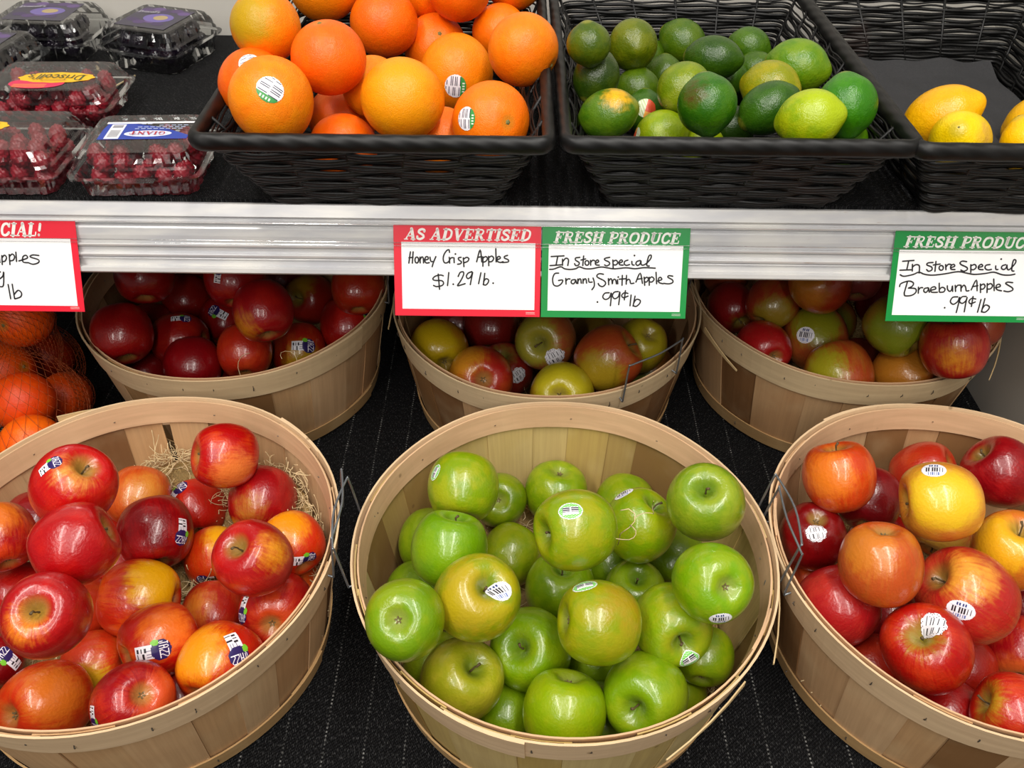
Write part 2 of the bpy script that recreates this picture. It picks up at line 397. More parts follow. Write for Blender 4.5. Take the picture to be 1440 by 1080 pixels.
def bushel(cx, cy, rz, seed, label, handles, tones=TONES, gap=None, hoop_tone='e4c49c', grow=1.0):
    rnd = random.Random(seed)
    root = empty('bushel_basket', (cx, cy, .645), rz); tag(root, label, 'basket', 'round wood veneer bushel baskets')
    root.scale = (grow, grow, 1)
    n = 24; a = rnd.random(); ws = [rnd.uniform(.75, 1.25) for _ in range(n)]; tot = sum(ws)
    if gap is not None: a = gap-2*pi*sum(ws[:6])/tot
    for i in range(n):
        wd = 2*pi*ws[i]/tot
        inner = i % 2
        ov = .02 if inner else .004
        a0, a1 = a-ov, a+wd+ov
        if gap is not None and i == 5: a1 -= .035; ov = 0
        if gap is not None and i == 6: a0 = a+.012
        V, Fc = arc_shell(a0, a1, .004+.001*inner, BH-.003-.002*rnd.random(), -.0014 if inner else .0002, .0013, 5, 4, .0012, skew=rnd.uniform(-.015, .015))
        o = obj('stave', mesh('stave', V, Fc, False), root, M['stave'])
        o['tone'] = lin(rnd.choice(tones)); o['seed'] = rnd.uniform(0, 30)
        a += wd
    # hoops: inner and outer at the rim, one low; each a lapped strip
    def hoop(name, z0, z1, r0, th, a_start, lap, tone, warp=0.0):
        V, Fc = arc_shell(a_start, a_start+2*pi+lap, z0, z1, 0, th, 96, 2, 0, r0, 0, warp)
        V = [(x*(1+.010*max(0, (k % 97)/96-.9)*10*1), y*(1+.010*max(0, (k % 97)/96-.9)*10*1), z) for k, (x, y, z) in enumerate(V)]
        o = obj(name, mesh(name, V, Fc, False), root, M['hoop']); o['tone'] = lin(tone); o['seed'] = rnd.uniform(0, 30); return o
    hoop('inner_hoop', BH-.027, BH-.0005, rad(BH-.027)-.0034, .0016, rnd.uniform(0, 6), .25, 'dcb48c', .0002)
    hoop('outer_hoop', BH-.034, BH+.0005, rad(BH-.034)+.0022, .0020, rnd.uniform(0, 6), .35, hoop_tone, .0004)
    hoop('lower_hoop', .004, .024, rad(.004)+.0022, .0018, rnd.uniform(0, 6), .3, 'b89464')
    # bottom disc of thin boards
    q = MB(); R = .166
    for k in range(5):
        x0 = -R+2*R*k/5+.0006; x1 = -R+2*R*(k+1)/5-.0006; P = []
        for j in range(9):
            x = x0+(x1-x0)*j/8; P.append((x, sqrt(max(0, R*R-x*x))))
        top = [(x, y, .007) for x, y in P]+[(x, -y, .007) for x, y in P[::-1]]
        bot = [(x, y, .003) for x, y, z in top]
        L = len(top); q.add(top+bot, [tuple(range(L))[::-1], tuple(range(L, 2*L))]+[(i, (i+1) % L, L+(i+1) % L, L+i) for i in range(L)])
    o = q.build('bottom_board', M['stave'], root, False); o['tone'] = lin('a9834f'); o['seed'] = 1.
    # staples
    q = MB()
    for k in range(26):
        an = 2*pi*k/26+rnd.uniform(-.05, .05)
        for (zc, r) in ((BH-.017+rnd.uniform(-.004, .004), rad(BH-.017)+.0046), (.014, rad(.014)+.0044)):
            if zc < .05 and k % 2: continue
            t = an; h = rnd.uniform(.0022, .0042); tilt = rnd.uniform(-.006, .006)
            q.tube([((r-.001)*cos(t), (r-.001)*sin(t), zc-h), ((r+.0006)*cos(t+tilt), (r+.0006)*sin(t+tilt), zc), ((r-.001)*cos(t+tilt), (r-.001)*sin(t+tilt), zc+h)], .00058, 4)
        if k % 2 == 0:
            r = rad(BH-.013)-.0040; q.tube([(r*cos(an), r*sin(an), BH-.016), ((r-.001)*cos(an+.008), (r-.001)*sin(an+.008), BH-.0155)], .0005, 4)
    q.build('staple', M['staple'], root, False, 'stuff')
    # frayed splinters at the lap of the outer hoop
    for (an, zt, ln_, dr) in handles.get('splinters', []):
        P = []
        for j in range(5):
            t = j/4; r = rad(BH)+.0050+dr*t*t; P.append((r*cos(an+t*ln_/.2), r*sin(an+t*ln_/.2), zt-.016*t))
        q = MB(); V = []
        for j, p in enumerate(P):
            hw = .0034*(1-j/6); v = Vector(p); rn = Vector((cos(an), sin(an), 0))
            V += [v+Vector((0, 0, hw)), v-Vector((0, 0, hw)), v-Vector((0, 0, hw))+rn*.0012, v+Vector((0, 0, hw))+rn*.0012]
        Fc = [(0, 3, 2, 1)]+[(j*4+k, j*4+(k+1) % 4, j*4+4+(k+1) % 4, j*4+4+k) for j in range(4) for k in range(4)]+[(16, 17, 18, 19)]
        q.add(V, Fc); o = q.build('splinter', M['hoop'], root, False); o['tone'] = lin('d8bd8c'); o['seed'] = 2.
    # wire handles
    for an, lean in handles['wire']:
        R = rad(BH)+.0058; da = .215; dc = .205; zt = BH+.040
        p = lambda a_, r_, z_: (r_*cos(a_), r_*sin(a_), z_)
        P = [p(an-da, R-.010, BH-.012), p(an-da, R, BH-.0135), p(an-da*.99, R+.002, BH-.010)]
        P += [p(an-dc+.002, R+lean*.85, zt-.004), p(an-dc+.02, R+lean, zt), p(an, R+lean*1.15, zt+.001), p(an+dc-.02, R+lean, zt), p(an+dc-.002, R+lean*.85, zt-.004)]
        P += [p(an+da*.99, R+.002, BH-.010), p(an+da, R, BH-.0135), p(an+da, R-.010, BH-.012), p(an+da+.02, R-.011, BH-.020)]
        P = [p(an-da-.02, R-.011, BH-.020)]+P
        q = MB(); q.tube(spline(P, 4), .0011, 8); q.build('wire_handle', M['wire'], root)
    return root

# ------------------------------------------------------------------ fruit shapes (unit radius, stem up +z)
def lathe(prof_, ns=40, wob=None):
    V = []; Fc = []; n = len(prof_)
    V.append((0, 0, prof_[0][1]))
    for j in range(1, n-1):
        r, z = prof_[j]
        for k in range(ns):
            a = 2*pi*k/ns; rr, zz = (r, z) if wob is None else wob(r, z, a)
            V.append((rr*cos(a), rr*sin(a), zz))
    V.append((0, 0, prof_[-1][1])); L = len(V)-1
    for k in range(ns): Fc.append((0, 1+k, 1+(k+1) % ns)); Fc.append((L, L-ns+(k+1) % ns, L-ns+k))
    for j in range(n-3):
        for k in range(ns):
            a = 1+j*ns+k; b = 1+j*ns+(k+1) % ns; Fc.append((a, a+ns, b+ns, b))
    return V, Fc
APPLE_P = [(0, .50), (.035, .51), (.09, .565), (.17, .67), (.28, .775), (.42, .835), (.58, .82), (.74, .71), (.88, .50), (.97, .24), (1.0, -.03), (.975, -.28), (.90, -.52), (.78, -.71), (.63, -.83), (.48, -.885), (.35, -.88), (.23, -.82), (.13, -.75), (.06, -.72), (0, -.715)]
def apple_mesh(name, tall, lobes, taper, seed, m):
    r_ = random.Random(seed); ph = r_.uniform(0, 6.28); ph2 = r_.uniform(0, 6.28); tl = r_.uniform(-.05, .05)
    P = spline(APPLE_P, 2)
    P = [(max(0, p[0]), p[1]) for p in P]
    def wob(r, z, a):
        k = max(0, -z)
        s = 1+taper*z*.12+lobes*k*k*.06*cos(5*a+ph)+.012*cos(2*a+ph2)+.010*cos(3*a+ph)
        return r*s, z*tall+tl*r*cos(a+ph2)*.7+lobes*k*.022*r*cos(5*a+ph)+lobes*.02*max(0, z)*r*cos(3*a+ph2)
    V, Fc = lathe(P, 44, wob); return mesh(name, V, Fc, True, [m])
def round_mesh(name, tall, nip, seed, m, n=30, ns=40, dimple=.0, dent=.03):
    P = []; r_ = random.Random(seed); ph = r_.uniform(0, 6.28)
    for j in range(n+1):
        t = pi*j/n; r = sin(t); z = cos(t)*tall
        z += nip*max(0, (cos(t)-.86)/.14)**1.5; z -= nip*1.25*max(0, (-cos(t)-.86)/.14)**1.5
        z -= dimple*max(0, (cos(t)-.965)/.035)
        P.append((r, z))
    P[0] = (0, P[0][1]); P[-1] = (0, P[-1][1])
    def wob(r, z, a): return r*(1+dent*.5*cos(2*a+ph)+dent*.3*cos(3*a+ph*2+z*2)), z+dent*r*cos(a+ph)*.5
    V, Fc = lathe(P, ns, wob); return mesh(name, V, Fc, True, [m])

FM = {
 'jazz': [apple_mesh('apple', 1.04, .8, .3, s, M['apple']) for s in (1, 2, 3)],
 'green': [apple_mesh('apple', 1.02, .6, .1, s, M['green']) for s in (4, 5, 6)],
 'brae': [apple_mesh('apple', 1.03, 1.0, .5, s, M['apple']) for s in (7, 8, 9)],
 'orange': [round_mesh('orange', .97, 0, s, M['orange'], dimple=.05) for s in (1, 2, 3)],
}
STEM = None
def stem_mesh(ln_, seed):
    r_ = random.Random(seed); q = MB(); P = []
    for j in range(6):
        t = j/5; P.append((.07*t*t*r_.uniform(.6, 1.6), .04*t*t*r_.uniform(-1, 1), .50+ln_*t))
    q.tube(P, [.032, .024, .021, .021, .026, .038], 7, up=Vector((1, 0, 0))); return mesh('stem', q.V, q.F, True, [M['stem']])
STEMS = [stem_mesh(l, s) for l, s in ((.40, 1), (.30, 2), (.48, 3))]
def calyx_mesh():
    V = []; Fc = []
    for k in range(5):
        a = 2*pi*k/5; b = .22
        n = len(V)
        V += [(.03*cos(a-.5), .03*sin(a-.5), -.735), (.03*cos(a+.5), .03*sin(a+.5), -.735), (.075*cos(a+.28), .075*sin(a+.28), -.765), (.105*cos(a), .105*sin(a), -.775), (.075*cos(a-.28), .075*sin(a-.28), -.765)]
        Fc += [(n, n+1, n+2, n+3, n+4)]
        V += [(x*.9, y*.9, z-.02) for x, y, z in V[n:n+5]]; Fc += [(n+9, n+8, n+7, n+6, n+5)]+[(n+i, n+5+i, n+5+(i+1) % 5, n+(i+1) % 5) for i in range(5)]
    n = len(V); V += [(.055*cos(2*pi*k/8), .055*sin(2*pi*k/8), -.74) for k in range(8)]+[(0, 0, -.70)]
    Fc += [(n+k, n+(k+1) % 8, n+8) for k in range(8)]
    return mesh('calyx', V, Fc, False, [M['calyx']])
CALYX = calyx_mesh()
def button_mesh(z, r):
    V = [(0, 0, z+.012)]+[(r*(1+.25*(k % 2))*cos(2*pi*k/10), r*(1+.25*(k % 2))*sin(2*pi*k/10), z-.012) for k in range(10)]+[(r*.4*cos(2*pi*k/10), r*.4*sin(2*pi*k/10), z+.016) for k in range(10)]
    Fc = [(1+k, 1+(k+1) % 10, 11+(k+1) % 10, 11+k) for k in range(10)]+[(11+k, 11+(k+1) % 10, 0) for k in range(10)]
    return mesh('stem_button', V, Fc, False, [M['button']])
BUTTON = button_mesh(.935, .055)

BIT = {'J': ["00111", "00010", "00010", "00010", "10010", "10010", "01100"], 'A': ["01110", "10001", "10001", "11111", "10001", "10001", "10001"], 'Z': ["11111", "00001", "00010", "00100", "01000", "10000", "11111"]}
def hx(h): return (*lin(h), 1)
WHT, BLK, NVY, PUR, GRN, LGRN, LBL = hx('f0eef4'), hx('28242c'), hx('2c3a78'), hx('2a1c5c'), hx('2f9a3c'), hx('7cc832'), hx('c8c4d4')
def bars(x, k, th=.5, c=BLK): return c if (math.sin(x*k)+math.sin(x*k*2.3+1))*.5 > th-.5+.1 else WHT
def sticker_color(kind, u, v, sd=0):
    """u, v in -1..1; None outside the label"""
    if kind == 'jazz':
        du, dv = (u-.42)/.56, v/.96
        lf = ((u-.1)/.22)**2+((v-.72)/.26)**2
        if du*du+dv*dv <= 1:
            # the word runs up the disc
            tu = (.80-v)/1.60; tv = (u-.30)/.52
            if 0 <= tu < 1 and 0 <= tv < 1:
                i = int(tu*4); ch = 'JAZZ'[i]; cx_ = int((tu*4-i)*5.7); ry = int((1-tv)*7)
                if cx_ < 5 and BIT[ch][6-ry if False else ry][cx_] == '1': return hx('f4f0f8')
            if lf < 1: return LGRN
            return PUR
        if lf < 1: return LGRN
        if -1 <= u <= .05 and abs(v) < .62:
            if v > .40 or u > -.06: return WHT
            if -.05 < v < .03: return WHT
            return bars(u*1.0 + (.3 if v > 0 else 0), 34, .55, BLK) if u < -.35 else bars(v, 26, .9, hx('8c88a0'))
        return None
    if kind in ('plu', 'plu2'):
        if u*u+v*v > 1: return None
        if u*u+v*v > .88: return WHT
        if abs(v) < .28: return bars(u, 30, .5) if abs(u) < .7 else WHT
        if v > .45: return NVY if (abs(u) < .42 and math.sin(u*30) > -.2 and v < .78) else WHT
        if -.75 < v < -.4: return hx('6a7cb4') if (abs(u) < .5 and math.sin(u*40) > 0) else WHT
        return hx('c4c4d0') if abs(u) < .75 and math.sin(v*40) > .3 else WHT
    if kind == 'plu3':
        r = sqrt(u*u+v*v); a = atan2(v, u)
        if r > .90+.05*cos(a*9): return None
        if abs(v) < .55 and abs(u) < .72: return bars(u+.15*(1 if v > .1 else 0), 17, .72) if abs(v) > .06 else WHT
        return hx('5a3040') if (math.sin(u*31)*math.sin(v*29) > .6) else WHT
    if kind == 'green':
        r = sqrt(u*u+v*v)
        if r > 1: return None
        if abs(v) < .5 and abs(u) < .62: return bars(v*1.1, 20, .55) if abs(u) > .05 else WHT
        if r > .92: return WHT
        return hx('f0f4e8') if (math.sin(u*24)*math.sin(v*27) > .55) else hx('6fc84a')
    if kind in ('oran', 'ored'):
        r = sqrt(u*u+v*v)
        if r > 1: return None
        g = hx('3a9448') if kind == 'oran' else hx('c82430')
        if v < -.45: return hx('e8f0e0') if (abs(u) < .45 and math.sin(u*26) > .3 and -.85 < v < -.6) else g
        if r > .93: return WHT
        if abs(u) < .05: return WHT
        return bars(v+(.12 if u > 0 else 0), 15, .62, hx('2c2440')) if abs(u) < .8 else WHT
    if kind == 'tag':
        if u*u+v*v > 1: return None
        if u > 0: return hx('d8502c') if v > -.3 else hx('e8a040')
        return hx('b8c890') if math.sin(u*20+v*14) > 0 else hx('e0e4c8')
def sticker(parent, msh, dirv, tx, half, kind, asp=(1., 1.)):
    """thin print that follows the fruit's skin; local unit space of the fruit"""
    bv = BVHTree.FromPolygons([v.co for v in msh.vertices], [tuple(p.vertices) for p in msh.polygons])
    d = Vector(dirv).normalized(); tx = Vector(tx); tx = (tx-d*tx.dot(d)).normalized(); ty = d.cross(tx)
    nu, nv = 34, 26
    V = []; idx = {}; Fc = []; C = []
    def vert(i, j):
        if (i, j) in idx: return idx[i, j]
        u = -1+2*i/nu; v = -1+2*j/nv
        p = d+tx*u*half*asp[0]+ty*v*half*asp[1]
        h = bv.ray_cast(p.normalized()*2, -p.normalized())
        c = h[0] if h[0] is not None else p.normalized()
        V.append(c+h[1]*.010 if h[0] is not None else c); idx[i, j] = len(V)-1; return idx[i, j]
    for i in range(nu):
        for j in range(nv):
            c = sticker_color(kind, -1+2*(i+.5)/nu, -1+2*(j+.5)/nv)
            if c is None: continue
            Fc.append((vert(i, j), vert(i+1, j), vert(i+1, j+1), vert(i, j+1))); C.append(c)
    m = mesh('sticker', V, Fc, True, [M['print']])
    ca = m.color_attributes.new('print', 'FLOAT_COLOR', 'CORNER'); k = 0
    for c in C:
        for _ in range(4): ca.data[k].color = c; k += 1
    o = obj('sticker', m, parent)
    o['label'] = {'jazz': 'purple and white barcode sticker', 'plu': 'oval white sticker', 'plu2': 'round white sticker', 'plu3': 'ragged white barcode sticker', 'green': 'green and white barcode sticker', 'oran': 'white barcode sticker with green band', 'ored': 'red and white sticker', 'tag': 'red and clear paper tag'}[kind]
    return o

def green_tint(c): return (c[0]*1.12, c[1]*.88, c[2]*.5)
def lime_tint(c): return (c[0]*1.65, c[1]*.92, c[2]*.45)
def fruit(shape, name, cat, group, rec):
    (x, y, z, R), ax, base, sec, patch, stick, label, el, vis = rec
    rnd = random.Random(int(x*1e4)+int(y*1e3))
    if shape == 'citrus':
        msh = round_mesh(name, el, .09 if name == 'lime' else .11, rnd.randint(0, 99), M['citrus'], dent=.03)
    else: msh = FM[shape][rnd.randint(0, 2)]
    o = obj(name, msh); tag(o, label, cat, group)
    qt = Vector((0, 0, 1)).rotation_difference(Vector(ax).normalized()) @ Quaternion((0, 0, 1), rnd.uniform(0, 6.28))
    o.rotation_mode = 'QUATERNION'; o.rotation_quaternion = qt; o.location = (x, y, z); o.scale = (R, R, R)
    qi = qt.inverted()
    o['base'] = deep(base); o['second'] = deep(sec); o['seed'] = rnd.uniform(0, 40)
    if patch: o['patch'] = tuple(qi @ Vector(patch[0])); o['patch_size'] = float(patch[1]); o['patch_color'] = deep(patch[2])
    else: o['patch'] = (0., 0., 1.); o['patch_size'] = 0.; o['patch_color'] = deep(base)
    if shape == 'green' or name == 'lime':
        fn = green_tint if shape == 'green' else lime_tint
        for k in ('base', 'second', 'patch_color'): o[k] = fn(o[k])
    if shape in ('jazz', 'green', 'brae'):
        if vis != 'c' : obj('stem', STEMS[rnd.randint(0, 2)], o)
        if vis != 's' : obj('calyx', CALYX, o)
    elif shape == 'orange': obj('stem_button', BUTTON, o)
    else:
        b = obj('stem_button', BUTTON, o); b.location.z = el+(.09 if name == 'lime' else .11)-.945
    for (dv, tx, half, kind) in stick:
        sticker(o, msh, qi @ Vector(dv), qi @ Vector(tx), half, kind, (1.0, .62) if kind == 'jazz' else ((1, .74) if kind in ('plu', 'green') else (1, .92)))
    return o

# ------------------------------------------------------------------ wood wool
def woodwool(cx, cy, fr, seed, label, n, focus=None, extra=(), mounds=()):
    """packed bed that carries the fruit, with loose curly strands on top"""
    rnd = random.Random(seed)
    def zb(x, y):
        s = w_ = 0
        for (fx, fy, fz, R) in fr:
            d2 = (fx-x)**2+(fy-y)**2; w = math.exp(-(fz-.68)/.022)/(d2+.0004)**2; s += w*(fz-R*1.0); w_ += w
        z = max(.662, s/w_)
        for (rx, ry, rr_, rz_) in mounds: z += rz_*math.exp(-((x-rx)**2+(y-ry)**2)/rr_**2)
        # never above the fruit that lies on it
        for (fx, fy, fz, R) in fr:
            d2 = (fx-x)**2+(fy-y)**2
            if d2 < R*R: z = min(z, fz-.75*sqrt(R*R-d2))
        return z
    V = []; Fc = []; nr_, na = 16, 48
    def top(x, y, edge): return max(.662, min(zb(x, y), .772 if edge else 9))
    V.append((cx, cy, top(cx, cy, 0)))
    for j in range(1, nr_+1):
        for k in range(na):
            a = 2*pi*k/na; r = .184*j/nr_; x = cx+r*cos(a); y = cy+r*sin(a); z = top(x, y, j > 13)
            rm = rad(z-.645)-.006
            if r > rm: x = cx+rm*cos(a); y = cy+rm*sin(a)
            V.append((x, y, z+rnd.uniform(-.003, .003)))
    for k in range(na): Fc.append((0, 1+k, 1+(k+1) % na))
    for j in range(nr_-1):
        for k in range(na):
            a = 1+j*na+k; b = 1+j*na+(k+1) % na; Fc.append((a, a+na, b+na, b))
    s = len(V); V += [(cx+.15*cos(2*pi*k/na), cy+.15*sin(2*pi*k/na), .654) for k in range(na)]
    Fc += [(1+(nr_-1)*na+k, s+k, s+(k+1) % na, 1+(nr_-1)*na+(k+1) % na) for k in range(na)]
    Fc.append(tuple(s+k for k in range(na))[::-1])
    me = mesh('wood_wool', V, Fc, True, [M['bed'], M['straw']]); nb = len(Fc)
    q = MB()
    spots = []
    for i in range(n):
        if focus and rnd.random() < .6:
            f = rnd.choice(focus); x = f[0]+rnd.gauss(0, f[2]); y = f[1]+rnd.gauss(0, f[2]); zl = f[3] if len(f) > 3 else .006
        else:
            a = rnd.uniform(0, 6.28); r = .178*sqrt(rnd.random()); x = cx+r*cos(a); y = cy+r*sin(a); zl = .004
        if (x-cx)**2+(y-cy)**2 > .180**2: continue
        spots.append((x, y, top(x, y, 1)+rnd.uniform(0, zl)+.001, rnd.uniform(.010, .045)))
    spots += list(extra)
    for (x, y, z, ln_) in spots:
        hd = rnd.uniform(0, 6.28); tilt = rnd.uniform(-.3, .5); k1 = rnd.uniform(-130, 130); P = []; st = ln_/8; k2 = rnd.uniform(-70, 70)
        p = Vector((x, y, z))
        for j in range(9):
            P.append(p.copy()); p = p+Vector((cos(hd)*cos(tilt), sin(hd)*cos(tilt), sin(tilt)))*st
            hd += k1*st+rnd.uniform(-.2, .2); tilt += k2*st*.6
            d = p-Vector((cx, cy, p.z))
            if d.length > rad(min(p.z-.645, BH))-.006: d *= (rad(min(p.z-.645, BH))-.006)/d.length; p = Vector((cx+d.x, cy+d.y, p.z))
            p.z = max(p.z, .660)
        q.tube(P, rnd.uniform(.00035, .0006), 3)
    s = len(me.vertices)
    V2 = V+[tuple(v) for v in q.V]; F2 = Fc+[tuple(i+s for i in f) for f in q.F]
    me2 = mesh('wood_wool', V2, F2, True, [M['bed'], M['straw']])
    me2.polygons.foreach_set('material_index', [0]*nb+[1]*len(q.F))
    bpy.data.meshes.remove(me)
    o = obj('wood_wool', me2); tag(o, label, 'wood wool', None, 'stuff'); return o

# ------------------------------------------------------------------ black wicker baskets
def rrect(x0, x1, y0, y1, r, step=.005):
    P = []
    for (cx, cy, a0) in ((x1-r, y0+r, -pi/2), (x1-r, y1-r, 0), (x0+r, y1-r, pi/2), (x0+r, y0+r, pi)):
        for k in range(5): a = a0+k*pi/8; P.append((cx+r*cos(a), cy+r*sin(a), cos(a), sin(a)))
    out = []
    for i in range(len(P)):
        a, b = P[i], P[(i+1) % len(P)]; L = math.hypot(b[0]-a[0], b[1]-a[1]); n = max(1, round(L/step))
        for k in range(n):
            t = k/n; out.append(tuple(a[q]*(1-t)+b[q]*t for q in range(4)))
    return out
def wicker(x0, x1, y0, y1, zb, zr, label, seed):
    rnd = random.Random(seed)
    cx, cy = (x0+x1)/2, (y0+y1)/2
    root = empty('wicker_basket', (cx, cy, zb)); tag(root, label, 'basket', 'black wicker baskets on the upper shelf')
    H = zr-zb
    def rect(z, inset=0): k = .045*(1-z/H)+inset; return rrect(x0-cx+k, x1-cx-k, y0-cy+k, y1-cy-k, .010)
    q = MB(); nrow = int(round((H-.012)/.0037)); z = .002
    base = rect(0)
    L = [0]
    for i in range(1, len(base)): L.append(L[-1]+math.hypot(base[i][0]-base[i-1][0], base[i][1]-base[i-1][1]))
    tot = L[-1]+.005; ns = round(tot/.040); 
    for j in range(nrow):
        z = .003+(H-.014)*j/(nrow-1); R = rect(z); n = len(R); P = []
        amp = .0026*(1 if (j//2) % 2 else -1); jit = rnd.uniform(0, 6)
        for i, (x, y, nx, ny) in enumerate(R):
            s = i/n*2*pi*ns/2
            o_ = amp*sin(s)
            zz = z+.0004*sin(s*2+jit)+.0003*sin(i*.13+jit*3)+(.0010 if j >= nrow-3 else 0)*sin(s*2)
            P.append((x+nx*o_, y+ny*o_, zz))
        q.tube(P, rnd.uniform(.0021, .0025) if j < nrow-3 else .0013, 5, closed=True, flat=.7)
    q.build('woven_wall', M['wicker'], root, True, 'stuff')
    # upright stakes between the strands
    q = MB(); R0 = rect(0); R1 = rect(H-.006)
    for k in range(ns):
        i0 = int(k*len(R0)/ns); i1 = int(k*len(R1)/ns)
        a, b = R0[i0], R1[i1]; q.tube([(a[0], a[1], 0.002), (b[0], b[1], H-.006)], .0018, 6, up=Vector((0, 1, 0)))
    q.build('stake', M['wicker'], root, True, 'stuff')
    # wrapped rim
    R = rect(H, -.002); P = []; rr = []
    for i, (x, y, nx, ny) in enumerate(R): P.append((x, y, H-.008)); rr.append(.0084*(1+.012*sin(i*1.05)))
    q = MB(); q.tube(P, rr, 10, closed=True, flat=.72); q.build('rim', M['wrap'], root)
    # woven floor
    q = MB(); R = rect(0, .002); xa, xb = min(p[0] for p in R), max(p[0] for p in R); ya, yb = min(p[1] for p in R), max(p[1] for p in R)
    n = int((yb-ya)/.006)
    for k in range(n):
        y = ya+.003+(yb-ya-.006)*k/(n-1)
        q.tube([(xa+(xb-xa)*i/20, y, .0030+.0010*sin(i*pi/2+(k % 2)*pi)) for i in range(21)], .0028, 5)
    q.build('base_weave', M['wicker'], root, True, 'stuff')
    return root

# ------------------------------------------------------------------ lettering
LT = {
 'A': (1.0, [([(.12, .03), (.5, 1)], .08), ([(.46, .98), (.82, .03)], .2), ([(.25, .33), (.7, .33)], .07), ([(0, .03), (.3, .03)], .07), ([(.62, .03), (1.0, .03)], .07)]),
 'S': (.78, [([(.64, .74), (.6, .88), (.38, .95), (.16, .86), (.14, .68), (.36, .54), (.6, .40), (.66, .2), (.4, .05), (.15, .12), (.09, .28)], .15)]),
 'D': (.98, [([(.24, .03), (.24, .97)], .2), ([(.2, .955), (.5, .955), (.76, .8), (.83, .5), (.76, .2), (.5, .045), (.2, .045)], .13), ([(0, .035), (.2, .035)], .07), ([(0, .965), (.2, .965)], .07)]),
 'V': (.95, [([(.17, .97), (.48, .05)], .2), ([(.46, .03), (.8, .97)], .08), ([(0, .965), (.36, .965)], .07), ([(.66, .965), (.95, .965)], .07)]),
 'E': (.88, [([(.24, .03), (.24, .97)], .2), ([(0, .96), (.76, .96)], .08), ([(.74, .97), (.74, .74)], .07), ([(.2, .5), (.56, .5)], .08), ([(.56, .62), (.56, .38)], .07), ([(0, .04), (.8, .04)], .08), ([(.79, .03), (.79, .28)], .07)]),
 'F': (.82, [([(.24, .03), (.24, .97)], .2), ([(0, .96), (.76, .96)], .08), ([(.74, .97), (.74, .72)], .07), ([(.2, .5), (.56, .5)], .08), ([(.56, .62), (.56, .38)], .07), ([(0, .035), (.46, .035)], .07)]),
 'R': (.98, [([(.24, .03), (.24, .97)], .2), ([(0, .955), (.54, .955), (.72, .87), (.74, .72), (.68, .58), (.5, .5), (.2, .5)], .10), ([(.5, .5), (.8, .05)], .17), ([(.72, .035), (1.0, .035)], .07), ([(0, .035), (.44, .035)], .07)]),
 'P': (.86, [([(.24, .03), (.24, .97)], .2), ([(0, .955), (.54, .955), (.74, .87), (.76, .70), (.70, .54), (.5, .45), (.2, .45)], .10), ([(0, .035), (.46, .035)], .07)]),
 'T': (.86, [([(.43, .03), (.43, .97)], .2), ([(.03, .955), (.83, .955)], .09), ([(.05, .97), (.05, .72)], .07), ([(.81, .97), (.81, .72)], .07), ([(.22, .035), (.64, .035)], .07)]),
 'I': (.50, [([(.25, .03), (.25, .97)], .2), ([(.03, .035), (.47, .035)], .07), ([(.03, .965), (.47, .965)], .07)]),
 'H': (1.06, [([(.24, .03), (.24, .97)], .2), ([(.82, .03), (.82, .97)], .2), ([(.2, .5), (.82, .5)], .08), ([(0, .035), (.46, .035)], .07), ([(.6, .035), (1.05, .035)], .07), ([(0, .965), (.46, .965)], .07), ([(.6, .965), (1.05, .965)], .07)]),
 'O': (.98, [([(.5, .95), (.22, .85), (.12, .5), (.22, .15), (.5, .05), (.78, .15), (.88, .5), (.78, .85), (.5, .95)], .15)]),
 'U': (1.0, [([(.24, .97), (.24, .3), (.34, .1), (.55, .05), (.72, .12), (.8, .3), (.8, .97)], .13), ([(.22, .97), (.22, .3)], .2), ([(0, .965), (.46, .965)], .07), ([(.64, .965), (.98, .965)], .07)]),
 'C': (.90, [([(.76, .74), (.64, .9), (.45, .95), (.22, .84), (.13, .5), (.22, .16), (.45, .05), (.66, .1), (.8, .27)], .15), ([(.8, 1), (.8, .68)], .06)]),
 'L': (.84, [([(.24, .03), (.24, .97)], .2), ([(0, .965), (.46, .965)], .07), ([(0, .04), (.76, .04)], .08), ([(.76, .03), (.76, .32)], .07)]),
 '!': (.36, [([(.18, .95), (.18, .46)], .15), ([(.18, .12), (.18, .08)], .14)]),
 'G': (.98, [([(.76, .74), (.64, .9), (.45, .95), (.22, .84), (.13, .5), (.22, .16), (.45, .05), (.66, .08), (.78, .2)], .15), ([(.78, .42), (.78, .1)], .18), ([(.58, .43), (.95, .43)], .07)]),
 'N': (1.06, [([(.2, .03), (.2, .97)], .1), ([(.84, .03), (.84, .97)], .1), ([(.2, .95), (.84, .05)], .2), ([(0, .965), (.3, .965)], .07), ([(0, .035), (.4, .035)], .07), ([(.66, .965), (1.05, .965)], .07)]),
 'c': (.60, [([(.5, .5), (.3, .6), (.1, .45), (.1, .15), (.3, 0), (.52, .1)], .12)]), 'o': (.62, [([(.3, .6), (.1, .45), (.1, .15), (.3, 0), (.5, .15), (.5, .45), (.3, .6)], .12)]),
 'r': (.45, [([(.1, 0), (.1, .6)], .12), ([(.1, .4), (.25, .58), (.42, .55)], .11)]), 'i': (.25, [([(.1, 0), (.1, .6)], .12), ([(.1, .82), (.1, .86)], .12)]),
 's': (.52, [([(.45, .52), (.25, .6), (.1, .45), (.42, .18), (.25, 0), (.06, .08)], .12)]), 'l': (.26, [([(.1, 0), (.1, 1)], .12)]), "'": (.2, [([(.1, 1), (.06, .78)], .12)]),
 ' ': (.42, []),
}
